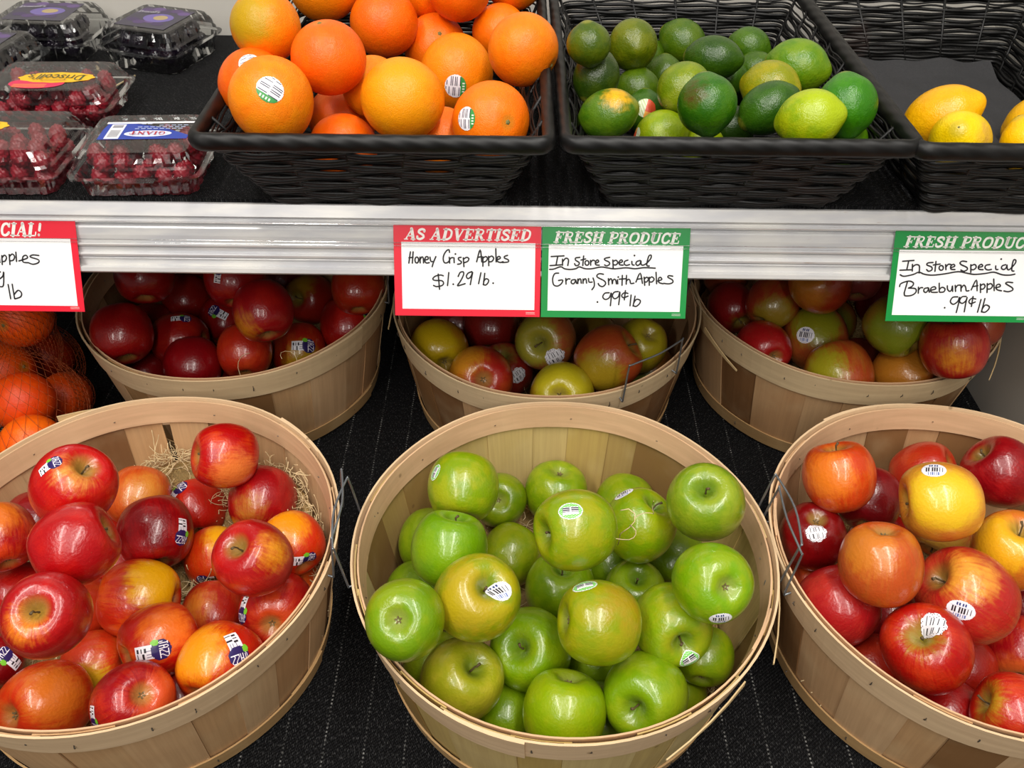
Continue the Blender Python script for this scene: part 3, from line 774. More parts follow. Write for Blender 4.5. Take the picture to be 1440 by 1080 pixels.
def text_mesh(q, txt, x0, x1, y0, h, shear=.22, z=0., flip=1, wk=1.):
    """slab letters between x0 and x1 on baseline y0; +y up"""
    W = sum(LT[c][0]+.06 for c in txt)-.06; sx = (x1-x0-shear*h)/W; x = 0
    for c in txt:
        a, st = LT[c]
        for P, wd in st:
            P = spline(P, 4) if len(P) > 4 else P
            q.ribbon([(x0+(x+px)*sx+shear*h*py, y0+py*h) for px, py in P], wd*wk*(h*.55+sx*.45), z)
        x += a+.06
CARDW, CARDH = .1432, .0885
def card(px_l, s0, head, hx0, hx1, hy0, hy1, strokes, W, H, quad, label, front, back_m, tilt=0., wht=(.045, .955, .155, .93)):
    """price card: position along the rail (world x of its top left corner), local frame x right, y up, z out of the card"""
    root = empty('price_card'); tag(root, label, 'sign', 'price cards in the shelf rail')
    o = Vector((px_l, 0, 0))+prof(s0, .0042)
    ex = Vector((1, 0, 0)); ey = -dn; ez = ex.cross(ey)
    m = Matrix((ex, ey, ez)).transposed().to_4x4(); m.translation = Vector((o.x, o.y, o.z)); root.matrix_world = m @ Matrix.Rotation(tilt, 4, 'Z') @ Matrix.Rotation(-.012, 4, 'X')
    q = MB(); q.box(0, CARDW, -CARDH, 0, -.0004, 0); q.build('card', back_m, root, False)
    q = MB(); a, b, c, d = wht; q.box(a*CARDW, b*CARDW, -d*CARDH, -c*CARDH, 0, .00012); q.build('writing_panel', M['white_print'], root, False)
    # quad: top-left, top-right, bottom-left, bottom-right of the card in the tracing frame
    (tlx, tly), (trx, try_), (blx, bly), (brx, bry) = quad
    def mp(p):
        v = 0.
        for _ in range(3):
            u = (p[0]-(tlx+(blx-tlx)*v))/((trx+(brx-trx)*v)-(tlx+(blx-tlx)*v))
            v = (p[1]-(tly+(try_-tly)*u))/((bly+(bry-bly)*u)-(tly+(try_-tly)*u))
        return (u*CARDW, -v*CARDH)
    q = MB(); x0, y0 = mp((hx0, hy1)); x1, y1 = mp((hx1, hy0)); text_mesh(q, head, x0, x1, y0, (y1-y0), .24, .0003, 1, 1.4)
    q.build('heading', M['head_print'], root, False)
    q = MB()
    for st in strokes:
        P = [mp(p) for p in st]
        P = spline(P, 4) if len(P) > 2 else P
        q.ribbon(P, .00145 if len(P) > 1 else .0019, .0004)
    q.build('handwriting', M['ink'], root, False)
    q = MB()
    for k in range(2):
        q.ribbon([(CARDW*.905, -CARDH*(.950+.016*k)), (CARDW*.965, -CARDH*(.950+.016*k))], .0003, .0003)
    q.build('fine_print', M['head_print'], root, False)
    return root
def ring(cx, cy, rx, ry): return [(cx+rx*cos(a*pi/5), cy+ry*sin(a*pi/5)) for a in range(11)]

# ------------------------------------------------------------------ clamshells and berries
def loop(w, d, r, z, rib=0., n=4, rp=.013):
    P = rrect(-w/2, w/2, -d/2, d/2, r, .0033); out = []; L = 0
    for i, (x, y, nx, ny) in enumerate(P):
        k = rib*(1 if (i//n) % 2 else 0)
        out.append((x-nx*k, y-ny*k, z))
    return out
def clamshell(cx, cy, rz, w, d, hb, ht, label, zb=1.030, tiltx=0.):
    root = empty('clamshell', (cx, cy, zb), rz); tag(root, label, 'berry box', 'clear plastic berry boxes')
    if tiltx: root.rotation_euler.x = tiltx
    def skin(name, loops, close_first=False, close_last=False):
        q = MB(); n = len(loops[0]); V = [p for l in loops for p in l]; Fc = []
        for j in range(len(loops)-1):
            for i in range(n): Fc.append((j*n+i, j*n+(i+1) % n, (j+1)*n+(i+1) % n, (j+1)*n+i))
        if close_first: Fc.append(tuple(range(n))[::-1])
        if close_last: Fc.append(tuple((len(loops)-1)*n+i for i in range(n)))
        q.add(V, Fc); return q.build(name, M['clear'], root, False)
    N0 = len(loop(w, d, .014, 0))
    def L(w_, d_, z, rib=0.):
        l = loop(w, d, .014, z, 0); sx, sy = w_/w, d_/d; out = []
        P = rrect(-w/2, w/2, -d/2, d/2, .014, .0033)
        for i, (x, y, nx, ny) in enumerate(P):
            k = rib if (i//3) % 2 else 0
            out.append((x*sx-nx*k, y*sy-ny*k, z))
        return out
    skin('tray', [L(w*.80, d*.80, .0012), L(w*.84, d*.84, .0015, .0012), L(w*.88, d*.88, hb*.7, .0022), L(w*.90, d*.90, hb, .0), L(w, d, hb), L(w, d, hb+.0006)], True)
    skin('lid', [L(w*1.01, d*1.01, hb-.001), L(w*1.01, d*1.01, hb+.0022), L(w*.94, d*.94, hb+.0026), L(w*.93, d*.93, hb+.008, 0), L(w*.90, d*.90, hb+.0105), L(w*.885, d*.885, hb+ht*.62, .0012), L(w*.85, d*.85, hb+ht*.78, .002), L(w*.80, d*.80, hb+ht*.96, .0), L(w*.76, d*.76, hb+ht)], False, True)
    q = MB(); q.box(-w*.16, w*.16, -d/2-.005, -d/2+.001, hb-.0005, hb+.0012); q.build('latch_tab', M['clear'], root, False)
    return root
def berry_mesh(name, m, seed, rasp):
    r_ = random.Random(seed); V = []; Fc = []
    pts = []
    n = 46
    for i in range(n):
        z = 1-2*(i+.5)/n; a = i*2.39996; r = sqrt(1-z*z); pts.append(Vector((r*cos(a), r*sin(a), z)))
    ns, nl = 30, 20; V.append(Vector((0, 0, 1)))
    for j in range(1, nl):
        for k in range(ns): t = pi*j/nl; a = 2*pi*k/ns; V.append(Vector((sin(t)*cos(a), sin(t)*sin(a), cos(t))))
    V.append(Vector((0, 0, -1)))
    out = []
    for v in V:
        dm = min((v-p).length for p in pts); b = sqrt(max(0, 1-(dm/.235)**2))
        s = .80+.22*b; tz = 1.15 if rasp else 1.1
        tp = 1-.16*v.z if rasp else 1-.05*v.z
        out.append((v.x*s*tp, v.y*s*tp, v.z*s*tz))
    L = len(out)-1
    for k in range(ns): Fc.append((0, 1+k, 1+(k+1) % ns)); Fc.append((L, L-ns+(k+1) % ns, L-ns+k))
    for j in range(nl-2):
        for k in range(ns): a = 1+j*ns+k; b = 1+j*ns+(k+1) % ns; Fc.append((a, a+ns, b+ns, b))
    return mesh(name, out, Fc, True, [m])
BERRY = {'raspberry': [berry_mesh('raspberry', M['raspberry'], s, True) for s in (1, 2)], 'blackberry': [berry_mesh('blackberry', M['blackberry'], s, False) for s in (3, 4)]}
def fill(root, kind, w, d, hb, ht, label, seed, layers=2, group=None, r=.0088, skip=0.):
    rnd = random.Random(seed); mwl = Matrix.Translation(root.location) @ root.rotation_euler.to_matrix().to_4x4()
    nx = int((w*.80-2*r*.2)/(2*r*1.03)); ny = int((d*.80-2*r*.2)/(2*r*1.03))
    for l in range(layers):
        for i in range(nx):
            for j in range(ny):
                if l == layers-1 and rnd.random() < skip: continue
                x = (i-(nx-1)/2)*2*r*1.04+rnd.uniform(-.003, .003)+(.005*(-1)**j if l else 0); y = (j-(ny-1)/2)*2*r*1.04+rnd.uniform(-.003, .003)
                z = .0025+r+l*2*r*.82+rnd.uniform(0, .0035)
                o = bpy.data.objects.new(kind, rnd.choice(BERRY[kind])); COL.objects.link(o)
                o.matrix_world = mwl @ Matrix.Translation((x, y, z)) @ Matrix.Rotation(rnd.uniform(-1, 1)+pi*(rnd.random() < .4), 4, 'X') @ Matrix.Rotation(rnd.uniform(0, 6), 4, 'Z') @ Matrix.Scale(r*rnd.uniform(.9, .99), 4)
                tag(o, label, kind, group)
def flat_label(root, name, polys, z, cx, cy, rz, label):
    """printed film on the lid: polys = [(points, colour)] in metres, each a hair above the one before"""
    V = []; Fc = []; C = []
    for i, (P, c) in enumerate(polys):
        n = len(V); h = z+.0004+.000012*i
        V += [(cx+p[0]*cos(rz)-p[1]*sin(rz), cy+p[0]*sin(rz)+p[1]*cos(rz), h) for p in P]; Fc.append(tuple(range(n, n+len(P)))); C.append(hx(c))
    m = mesh(name, V, Fc, False, [M['print']]); ca = m.color_attributes.new('print', 'FLOAT_COLOR', 'CORNER'); k = 0
    for f, c in zip(Fc, C):
        for _ in f: ca.data[k].color = c; k += 1
    o = obj(name, m, root); o['label'] = label; return o
def text_polys(txt, x0, x1, y0, h, col, shear=.0, wk=1.):
    q = MB(); text_mesh(q, txt, x0, x1, y0, h, shear, 0, 1, wk)
    return [([(q.V[i][0], q.V[i][1]) for i in f], col) for f in q.F]
def rect_p(x0, x1, y0, y1): return [(x0, y0), (x1, y0), (x1, y1), (x0, y1)]
def oval_p(cx, cy, rx, ry, n=20, wob=0., k=8): return [(cx+rx*(1+wob*cos(k*a*2*pi/n))*cos(a*2*pi/n), cy+ry*(1+wob*cos(k*a*2*pi/n))*sin(a*2*pi/n)) for a in range(n)]


DATA = {
 'FL': [
  ((-0.3862,0.521,0.8748,0.0355),(0.585,0.065,0.808),'c81a1c','d83a20',((0.425,-0.284,0.86),0.07,'e8b060'),[((-0.174,-0.225,0.959),(0.81,0.59,-0.01),0.30,'jazz')],'red apple with upright stem and a sticker on its left shoulder, back left',1.00,'s'),
  ((-0.3619,0.4588,0.8717,0.0338),(0.865,0.452,0.216),'b8141f','c82a22',None,[],'glossy solid crimson apple with stem pointing right, below the stem-up apple at left',1.00,'s'),
  ((-0.3616,0.3949,0.8648,0.0329),(0.142,-0.45,0.882),'b5141e','c82820',((0.012,-0.72,0.694),0.06,'f0a030'),[],'large dark red apple facing stem first with yellow flecks by its hollow',1.00,'s'),
  ((-0.4938,0.5378,0.7828,0.0329),(-0.485,0.786,0.384),'b21a20','d85a28',((0.182,0.071,0.981),0.22,'e08838'),[],'orange-flushed red apple cut by the left picture edge, upper of two',1.00,'d'),
  ((-0.3641,0.5749,0.7467,0.037),(-0.31,0.895,0.321),'98101e','b81c22',None,[((0.892,-0.265,0.366),(-0.15,-0.8,-0.58),0.38,'jazz')],'dark crimson apple with purple and white sticker on its right cheek',1.00,'d'),
  ((-0.2944,0.6272,0.8067,0.0334),(-0.825,-0.403,0.396),'c01a1c','e06028',((0.54,-0.832,0.127),0.19,'e89050'),[],'red apple perched highest at the back on the pale wood shavings',1.00,'s'),
  ((-0.4015,0.6297,0.7404,0.0322),(-0.024,0.962,0.272),'d87838','d06030',((0.483,-0.431,0.762),0.19,'e0a050'),[],'plain orange-yellow apple half hidden behind the stem-up apple',1.00,'d'),
  ((-0.3538,0.6516,0.6974,0.0326),(-0.297,0.893,0.337),'c83020','d04828',None,[((-0.524,-0.055,0.85),(0.66,0.69,0.29),0.49,'jazz')],'orange-red apple with sticker on its left shoulder, under the perched apple',1.00,'d'),
  ((-0.2635,0.6193,0.7484,0.0355),(0.031,0.963,0.269),'a81822','c02a28',((-0.115,-0.814,0.569),0.05,'c09040'),[],'dull red apple resting on wood shavings, back right of its basket',1.00,'d'),
  ((-0.2322,0.4916,0.814,0.0343),(-0.283,-0.274,0.919),'b82022','d04030',((0.735,-0.25,0.631),0.07,'e8a838'),[],'red apple with stem hollow at left and yellow blotch at right',1.00,'s'),
  ((-0.2193,0.5574,0.7538,0.0315),(-0.55,0.792,0.266),'d84820','e06828',((-0.058,-0.061,0.996),0.28,'f0a820'),[((0.557,-0.807,0.197),(0.97,0.09,-0.23),0.43,'jazz')],'yellow-orange apple with sticker at its foot, by the right basket wall',1.00,'d'),
  ((-0.3167,0.584,0.6963,0.0316),(-0.14,0.957,0.253),'d85020','e07028',((0.531,0.12,0.839),0.25,'f0b828'),[((0.082,-0.994,0.066),(-0.89,-0.46,0.02),0.42,'jazz')],'yellow-topped apple with sticker at its foot, left of the blotched red apple',1.00,'d'),
  ((-0.3619,0.5047,0.7314,0.0381),(-0.994,-0.057,0.091),'c83c20','e07028',((0.7,0.077,0.71),0.31,'eebc18'),[],'half yellow half orange-red apple lying on its side mid basket',1.00,'c'),
  ((-0.2987,0.5134,0.6964,0.0317),(-0.062,0.983,0.172),'c03828','d06038',((-0.296,-0.308,0.904),0.12,'d89040'),[],'plain muted orange-red apple with no sticker, between two stickered ones at front right',1.00,'d'),
  ((-0.226,0.4973,0.7265,0.0362),(-0.083,0.871,-0.484),'b81a24','d05030',((0.171,-0.753,0.636),0.15,'d86838'),[((-0.695,-0.4,0.598),(-0.16,-0.84,-0.53),0.38,'jazz')],'red apple with calyx facing forward against the right rim of front left basket',1.00,'c'),
  ((-0.3217,0.4501,0.7451,0.034),(0.686,0.691,-0.228),'c82c1c','e07030',((0.501,-0.172,0.848),0.22,'e88838'),[((0.244,-0.732,0.636),(0.9,0.41,-0.15),0.48,'jazz')],'orange-red apple with large purple sticker below its middle',1.00,'c'),
  ((-0.2597,0.4283,0.7426,0.0366),(0.303,0.952,-0.038),'c83418','e06c24',((-0.356,-0.192,0.915),0.28,'eaa428'),[((0.576,-0.079,0.813),(0.34,-0.75,-0.58),0.46,'jazz')],'yellow and orange apple with upright barcode sticker, front right of basket',1.00,'d'),
  ((-0.3981,0.4567,0.6951,0.0305),(-0.946,-0.264,-0.187),'d05028','e08038',((0.228,-0.945,0.233),0.25,'e0b838'),[],'orange apple with yellow underside wedged behind the two front apples',1.00,'d'),
  ((-0.4124,0.3981,0.7223,0.0382),(0.415,0.677,-0.608),'d04420','e07830',((0.57,-0.146,0.808),0.25,'e08a38'),[],'large orange apple with calyx at lower left, front left corner',1.00,'c'),
  ((-0.3222,0.3861,0.7511,0.0341),(-0.55,0.225,-0.804),'b01c2c','d85030',((0.916,-0.157,0.37),0.25,'dc6c3c'),[((-0.634,-0.679,0.37),(-0.15,-0.89,-0.42),0.34,'jazz')],'red and pink apple with calyx facing up at the front rim',1.00,'c'),
  ((-0.4856,0.4473,0.7053,0.0256),(-0.21,0.963,0.167),'8c101c','a81820',None,[((0.766,-0.098,0.635),(-0.76,0.2,0.62),0.57,'jazz')],'dark red apple with sticker, cut by the left picture edge',1.00,'d'),
  ((-0.4269,0.5108,0.6991,0.0333),(0.597,0.68,-0.426),'c84c28','d87038',None,[],'orange apple mostly hidden between the stem-first apple and the half yellow apple',1.00,'d'),
  ((-0.5003,0.5278,0.7015,0.0333),(0.552,0.707,-0.442),'b02020','c83428',None,[],'red apple mostly hidden below the upper left edge apple',1.00,'d'),
  ((-0.443,0.6259,0.6931,0.0333),(-0.46,0.06,-0.886),'c03c28','c84828',None,[],'orange-red apple peeking out between three apples at back left',1.00,'c'),
  ((-0.3091,0.4294,0.6881,0.0333),(-0.147,0.983,0.114),'b82c22','c83828',None,[],'red apple showing only a sliver between the two front right apples',1.00,'d'),
  ((-0.2297,0.5541,0.6923,0.0333),(0.046,0.982,0.181),'d86830','e08038',None,[],'orange apple showing a sliver at the right wall above the calyx-forward apple',1.00,'d'),
  ((-0.4103,0.5716,0.6973,0.0333),(-0.028,0.98,0.198),'b83422','c84828',None,[],'red-orange apple hidden in the centre under the dark crimson one',1.00,'d'),
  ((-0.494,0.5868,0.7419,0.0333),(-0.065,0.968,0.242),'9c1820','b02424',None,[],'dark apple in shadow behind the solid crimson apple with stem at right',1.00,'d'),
 ],
 'FC': [
  ((-0.0476,0.5883,0.8061,0.0352),(-0.085,-0.897,-0.434),'8fb424','a6bc38',None,[((-0.735,-0.084,0.672),(0.25,0.72,0.64),0.24,'green')],'green apple with sticker on its left edge, topmost at back left',1.00,'s'),
  ((-0.0128,0.6524,0.7153,0.0309),(0.016,0.664,-0.747),'7ea41e','92ae2a',None,[],'small green apple tucked behind the topmost back left one',1.00,'c'),
  ((-0.0554,0.5038,0.8161,0.0354),(0.193,0.573,0.797),'7eb018','8cb828',None,[],'green apple with stem on top, directly below the back left sticker apple',1.00,'s'),
  ((0.0511,0.663,0.7166,0.0351),(-0.114,-0.16,-0.98),'86ac22','9cb834',None,[],'green apple standing alone at the back centre with its calyx up',1.00,'c'),
  ((0.0553,0.4859,0.8657,0.0352),(-0.91,-0.36,0.203),'92b41e','a8b830',None,[((-0.156,-0.238,0.959),(0.99,0.03,0.12),0.29,'green')],'green apple with round green and white sticker on top and stem at left',1.00,'s'),
  ((0.1257,0.6432,0.7211,0.0335),(0.199,0.931,0.304),'86ac20','98b430',None,[],'green apple behind the oval sticker apple at the back right of the green basket',1.00,'d'),
  ((0.1266,0.5581,0.7875,0.0352),(0.472,0.151,0.868),'8cb41e','a0b82a',None,[((-0.467,0.44,0.767),(0.93,0.18,0.33),0.29,'plu')],'green apple with oval white sticker on its shoulder and curved stem at right',1.00,'s'),
  ((0.1782,0.5341,0.849,0.0352),(-0.182,-0.284,0.942),'86ac38','9cb848',None,[],'green apple with stem facing up, highest at the right rim of the green basket',1.00,'s'),
  ((0.1704,0.4481,0.8448,0.0333),(-0.212,0.684,-0.698),'86b81a','98bc2a',None,[((0.043,-0.998,-0.034),(0.97,-0.19,0.13),0.27,'plu')],'green apple with sticker at its foot against the right wall of the green basket',1.00,'c'),
  ((0.0006,0.5915,0.6974,0.0327),(0.447,0.878,0.169),'8cac26','9cb434',None,[],'yellow-green apple in the gap left of centre, behind the round sticker apple',1.00,'d'),
  ((-0.0275,0.4416,0.829,0.0369),(0.323,-0.298,0.898),'96b01c','b4b834',((-0.222,-0.631,0.743),0.28,'b8b43c'),[((0.591,-0.32,0.74),(0.94,0.31,0.18),0.27,'plu2')],'green apple with yellow cheek, stem hollow and round white sticker at right',1.00,'s'),
  ((0.0502,0.529,0.7244,0.0352),(0.087,0.095,0.992),'7ca41c','8cae28',None,[],'darker green apple in the centre beneath the stem-at-left apple',1.00,'s'),
  ((0.076,0.4248,0.8194,0.0352),(0.961,0.115,-0.253),'96b01a','a8b42c',((0.543,-0.054,0.838),0.16,'b0a83c'),[((-0.372,0.424,0.826),(0.96,0.17,0.23),0.30,'green')],'olive tinted green apple with green sticker on top, right of centre',1.00,'c'),
  ((-0.0843,0.4092,0.8435,0.0327),(0.102,0.574,-0.812),'82ae1a','94b42c',None,[],'green apple with calyx facing out at the far left of the green basket',1.00,'c'),
  ((0.0198,0.4507,0.736,0.038),(-0.35,-0.47,0.81),'84ae16','92b422',None,[],'green apple with stem hollow at its left, front centre behind the rim row',1.00,'s'),
  ((-0.0418,0.4157,0.7413,0.037),(0.417,-0.087,0.905),'a4b43c','b4bc54',None,[],'pale yellow-green apple with long upright stem at the front left rim',1.00,'s'),
  ((0.0479,0.3824,0.747,0.036),(-0.124,-0.59,-0.798),'92b81a','9ebc28',None,[],'plain green apple with no stem showing at the front rim centre',1.00,'d'),
  ((0.1182,0.3957,0.7535,0.0368),(-0.415,-0.732,0.54),'86b01e','98b832',None,[],'green apple with deep stem hollow facing forward at the front right rim',1.00,'s'),
  ((0.1448,0.447,0.7841,0.035),(0.163,-0.915,0.368),'90b428','a4b838',None,[((0.32,-0.941,-0.112),(0.75,0.47,0.47),0.27,'green')],'green apple with stem pointing down toward a sticker, right side',1.00,'s'),
  ((0.1801,0.4465,0.7366,0.0272),(0.231,0.959,0.164),'86aa20','94b028',None,[],'green apple low against the right wall, below the foot-stickered one',1.00,'d'),
  ((0.1615,0.436,0.6897,0.0266),(0.22,0.968,0.121),'90ae2a','9cb434',None,[],'green apple peeking out right of the deep-hollow front apple',1.00,'d'),
  ((-0.0818,0.5791,0.7326,0.0341),(0.111,0.965,0.237),'7a9c22','88a62a',None,[],'shaded green apple against the left wall behind the stem-on-top one',1.00,'d'),
  ((0.1247,0.5247,0.7246,0.0314),(0.027,-0.094,0.995),'82a826','90b02e',None,[],'green apple with hollow up, right of centre under a wood curl',1.00,'s'),
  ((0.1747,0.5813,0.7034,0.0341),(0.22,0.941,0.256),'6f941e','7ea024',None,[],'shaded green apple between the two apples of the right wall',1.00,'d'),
  ((-0.002,0.4112,0.6916,0.0286),(0.148,0.987,0.068),'7ca41e','88ac28',None,[],'darker green apple low between the long-stemmed and the plain front apples',1.00,'d'),
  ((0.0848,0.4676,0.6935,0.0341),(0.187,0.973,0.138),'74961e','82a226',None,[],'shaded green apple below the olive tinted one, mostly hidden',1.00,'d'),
  ((-0.0678,0.4562,0.6931,0.0341),(0.117,0.988,0.104),'86a424','92ac2e',None,[],'green apple sliver behind the pale long-stemmed apple at the left rim',1.00,'d'),
  ((-0.0904,0.5149,0.7269,0.0341),(0.106,0.978,0.177),'6f941c','7c9e26',None,[],'green apple sliver above the calyx-out apple at far left',1.00,'d'),
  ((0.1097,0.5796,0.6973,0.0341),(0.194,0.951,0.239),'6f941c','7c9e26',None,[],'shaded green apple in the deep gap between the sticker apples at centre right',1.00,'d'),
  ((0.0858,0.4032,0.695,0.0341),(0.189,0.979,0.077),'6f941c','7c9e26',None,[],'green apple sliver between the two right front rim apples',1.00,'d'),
 ],
 'FR': [
  ((0.3294,0.6038,0.8114,0.0358),(-0.194,0.538,0.82),'d05a28','e08038',((-0.606,-0.549,0.576),0.22,'e89038'),[],'orange-red apple with flat top at the back left of the front right basket',1.00,'s'),
  ((0.4532,0.6617,0.7551,0.0354),(0.7,-0.213,0.681),'c04028','cc5c34',None,[],'streaky orange-red apple behind the yellow one',1.00,'s'),
  ((0.4019,0.548,0.8372,0.037),(-0.985,0.117,-0.124),'e0a848','d8884c',((-0.312,-0.552,0.773),0.38,'ecca3c'),[((-0.358,0.237,0.903),(0.9,-0.35,0.28),0.28,'plu2')],'yellow apple with pink blush, oval sticker on top and stem to the left',1.00,'s'),
  ((0.5177,0.6394,0.7829,0.037),(-0.749,0.412,0.52),'9c1424','b82c30',None,[],'dark crimson apple with stem hollow at the back right corner',1.00,'s'),
  ((0.3787,0.6204,0.7595,0.0331),(0.291,0.886,0.36),'902028','a02c2c',None,[],'dark red apple tucked between the flat-topped orange apple and the yellow one',1.00,'d'),
  ((0.3054,0.5679,0.7611,0.0333),(0.111,0.078,-0.991),'881018','981820',None,[((-0.223,-0.535,0.815),(0.93,-0.06,0.36),0.32,'plu3')],'very dark red apple with ragged white sticker beside the wire handle',1.00,'c'),
  ((0.3332,0.4891,0.8195,0.0364),(0.022,-0.444,-0.896),'c86830','d08038',((-0.564,-0.149,0.812),0.25,'d89040'),[],'round orange apple with shiny highlight, centre left of the front right basket',1.00,'d'),
  ((0.4039,0.6079,0.6998,0.0354),(0.294,0.902,0.317),'a42024','b83028',None,[((-0.857,0.191,0.479),(0.7,0.32,0.64),0.27,'plu3')],'dark red apple rising behind the round orange one',1.00,'d'),
  ((0.4822,0.6343,0.699,0.0359),(-0.531,-0.679,-0.507),'c86838','c88848',((-0.369,-0.913,0.171),0.25,'d8b058'),[],'yellow and pink apple under the yellow stickered apple',1.00,'s'),
  ((0.4881,0.5394,0.778,0.037),(-0.025,0.059,0.998),'d88838','e0a040',((-0.663,-0.258,0.703),0.34,'ecbc34'),[],'yellow apple with red underside at the right edge of the picture',1.00,'s'),
  ((0.4207,0.4829,0.7819,0.0426),(-0.843,0.245,0.479),'c03a34','d06840',((-0.337,-0.142,0.931),0.14,'e8b050'),[((-0.543,-0.695,0.471),(0.84,-0.52,0.15),0.27,'plu')],'large red apple with yellow shoulder and oval white sticker at lower middle',1.00,'s'),
  ((0.3111,0.4906,0.7519,0.0374),(-0.515,0.086,-0.853),'b83034','c84c40',None,[],'pinkish red apple with calyx at right against the left rim',1.00,'c'),
  ((0.3162,0.554,0.6968,0.0359),(0.271,0.927,0.258),'c85828','d06c30',None,[],'orange apple sliver below the wire handle',1.00,'d'),
  ((0.3657,0.4288,0.7793,0.0377),(-0.482,-0.101,0.87),'b82018','d05028',((-0.444,-0.211,0.871),0.04,'b0ac38'),[((-0.162,0.03,0.986),(0.86,-0.49,0.15),0.33,'plu3')],'bright red apple with green stem hollow and barcode sticker above it',1.00,'s'),
  ((0.4381,0.4617,0.6951,0.0317),(0.314,0.925,0.212),'b03024','c04428',None,[],'red apple behind the right side of the green-hollowed apple',1.00,'d'),
  ((0.4965,0.4777,0.7035,0.0316),(0.329,0.912,0.244),'b02028','d05838',((-0.508,-0.861,-0.034),0.19,'d87840'),[],'shiny red apple at the right edge above the front right one',1.00,'d'),
  ((0.4358,0.3835,0.7491,0.0342),(-0.919,0.332,0.214),'c43424','d86034',((-0.894,0.168,0.415),0.09,'c8b040'),[],'red apple with yellow-green stem hollow at left, lower right corner',1.00,'s'),
  ((0.4012,0.4085,0.6973,0.0359),(0.308,0.938,0.158),'a42024','b43028',None,[],'dark red apple sliver below the green-hollowed apple at the rim',1.00,'d'),
  ((0.3476,0.453,0.6999,0.0359),(0.289,0.939,0.185),'b03c28','c04c30',None,[],'orange-red sliver of apple at the front left rim of front right basket',1.00,'d'),
  ((0.3813,0.5127,0.6962,0.0359),(0.294,0.925,0.24),'9c2024','ac2c28',None,[],'dark red apple in the gap below the round orange apple',1.00,'d'),
  ((0.5295,0.5332,0.6968,0.0359),(0.332,0.898,0.289),'801820','902424',None,[],'dark apple in shadow at right edge between yellow apple and shiny red apple',1.00,'d'),
 ],
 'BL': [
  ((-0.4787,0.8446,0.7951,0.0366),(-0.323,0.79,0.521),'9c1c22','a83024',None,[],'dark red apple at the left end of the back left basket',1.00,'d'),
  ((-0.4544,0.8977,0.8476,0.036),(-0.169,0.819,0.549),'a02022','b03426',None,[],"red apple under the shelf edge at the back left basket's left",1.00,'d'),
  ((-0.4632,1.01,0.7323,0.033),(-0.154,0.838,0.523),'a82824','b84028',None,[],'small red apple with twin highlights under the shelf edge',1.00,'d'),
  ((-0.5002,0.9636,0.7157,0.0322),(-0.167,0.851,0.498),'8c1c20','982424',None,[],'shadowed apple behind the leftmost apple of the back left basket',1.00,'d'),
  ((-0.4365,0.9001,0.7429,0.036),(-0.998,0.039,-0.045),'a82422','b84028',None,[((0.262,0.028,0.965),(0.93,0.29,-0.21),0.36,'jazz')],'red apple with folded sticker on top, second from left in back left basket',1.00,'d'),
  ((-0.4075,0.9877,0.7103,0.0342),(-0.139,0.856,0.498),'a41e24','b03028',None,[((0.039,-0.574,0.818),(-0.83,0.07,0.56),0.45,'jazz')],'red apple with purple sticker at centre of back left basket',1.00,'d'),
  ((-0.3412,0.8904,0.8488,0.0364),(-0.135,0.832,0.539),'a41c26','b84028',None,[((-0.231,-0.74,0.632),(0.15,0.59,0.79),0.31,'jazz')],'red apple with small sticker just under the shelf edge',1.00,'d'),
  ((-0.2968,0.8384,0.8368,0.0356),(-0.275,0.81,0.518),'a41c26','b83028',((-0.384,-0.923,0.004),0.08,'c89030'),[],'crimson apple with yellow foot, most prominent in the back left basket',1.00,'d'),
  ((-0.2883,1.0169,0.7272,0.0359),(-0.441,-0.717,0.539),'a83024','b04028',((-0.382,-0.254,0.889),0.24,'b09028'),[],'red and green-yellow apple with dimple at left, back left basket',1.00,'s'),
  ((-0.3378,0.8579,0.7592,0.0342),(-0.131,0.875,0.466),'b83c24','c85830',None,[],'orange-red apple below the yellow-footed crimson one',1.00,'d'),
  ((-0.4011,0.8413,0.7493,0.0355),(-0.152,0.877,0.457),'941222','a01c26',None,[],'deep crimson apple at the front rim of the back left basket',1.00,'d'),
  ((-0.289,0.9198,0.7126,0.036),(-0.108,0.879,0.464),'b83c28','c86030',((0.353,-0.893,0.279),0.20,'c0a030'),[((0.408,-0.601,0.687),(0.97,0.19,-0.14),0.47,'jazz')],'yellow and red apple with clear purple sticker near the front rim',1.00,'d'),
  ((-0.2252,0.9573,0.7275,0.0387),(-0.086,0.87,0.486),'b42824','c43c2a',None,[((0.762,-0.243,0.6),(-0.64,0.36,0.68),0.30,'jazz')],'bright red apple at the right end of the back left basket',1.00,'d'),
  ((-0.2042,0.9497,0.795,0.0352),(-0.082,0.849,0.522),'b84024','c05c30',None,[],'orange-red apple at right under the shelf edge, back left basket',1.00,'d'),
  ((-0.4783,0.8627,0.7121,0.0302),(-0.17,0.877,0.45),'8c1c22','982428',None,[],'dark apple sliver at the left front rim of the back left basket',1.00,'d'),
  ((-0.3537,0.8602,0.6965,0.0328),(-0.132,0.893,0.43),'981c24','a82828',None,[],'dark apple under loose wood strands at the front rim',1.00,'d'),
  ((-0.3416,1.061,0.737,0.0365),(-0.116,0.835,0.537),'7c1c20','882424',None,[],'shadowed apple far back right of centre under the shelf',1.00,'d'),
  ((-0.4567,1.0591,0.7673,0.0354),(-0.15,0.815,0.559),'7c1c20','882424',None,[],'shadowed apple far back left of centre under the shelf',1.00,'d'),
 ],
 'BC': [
  ((-0.0944,0.8807,0.7477,0.0376),(-0.294,0.954,-0.055),'c09c24','c88c30',((-0.287,-0.72,0.631),0.48,'c8b028'),[],'yellow apple at the left of the back middle basket',1.00,'c'),
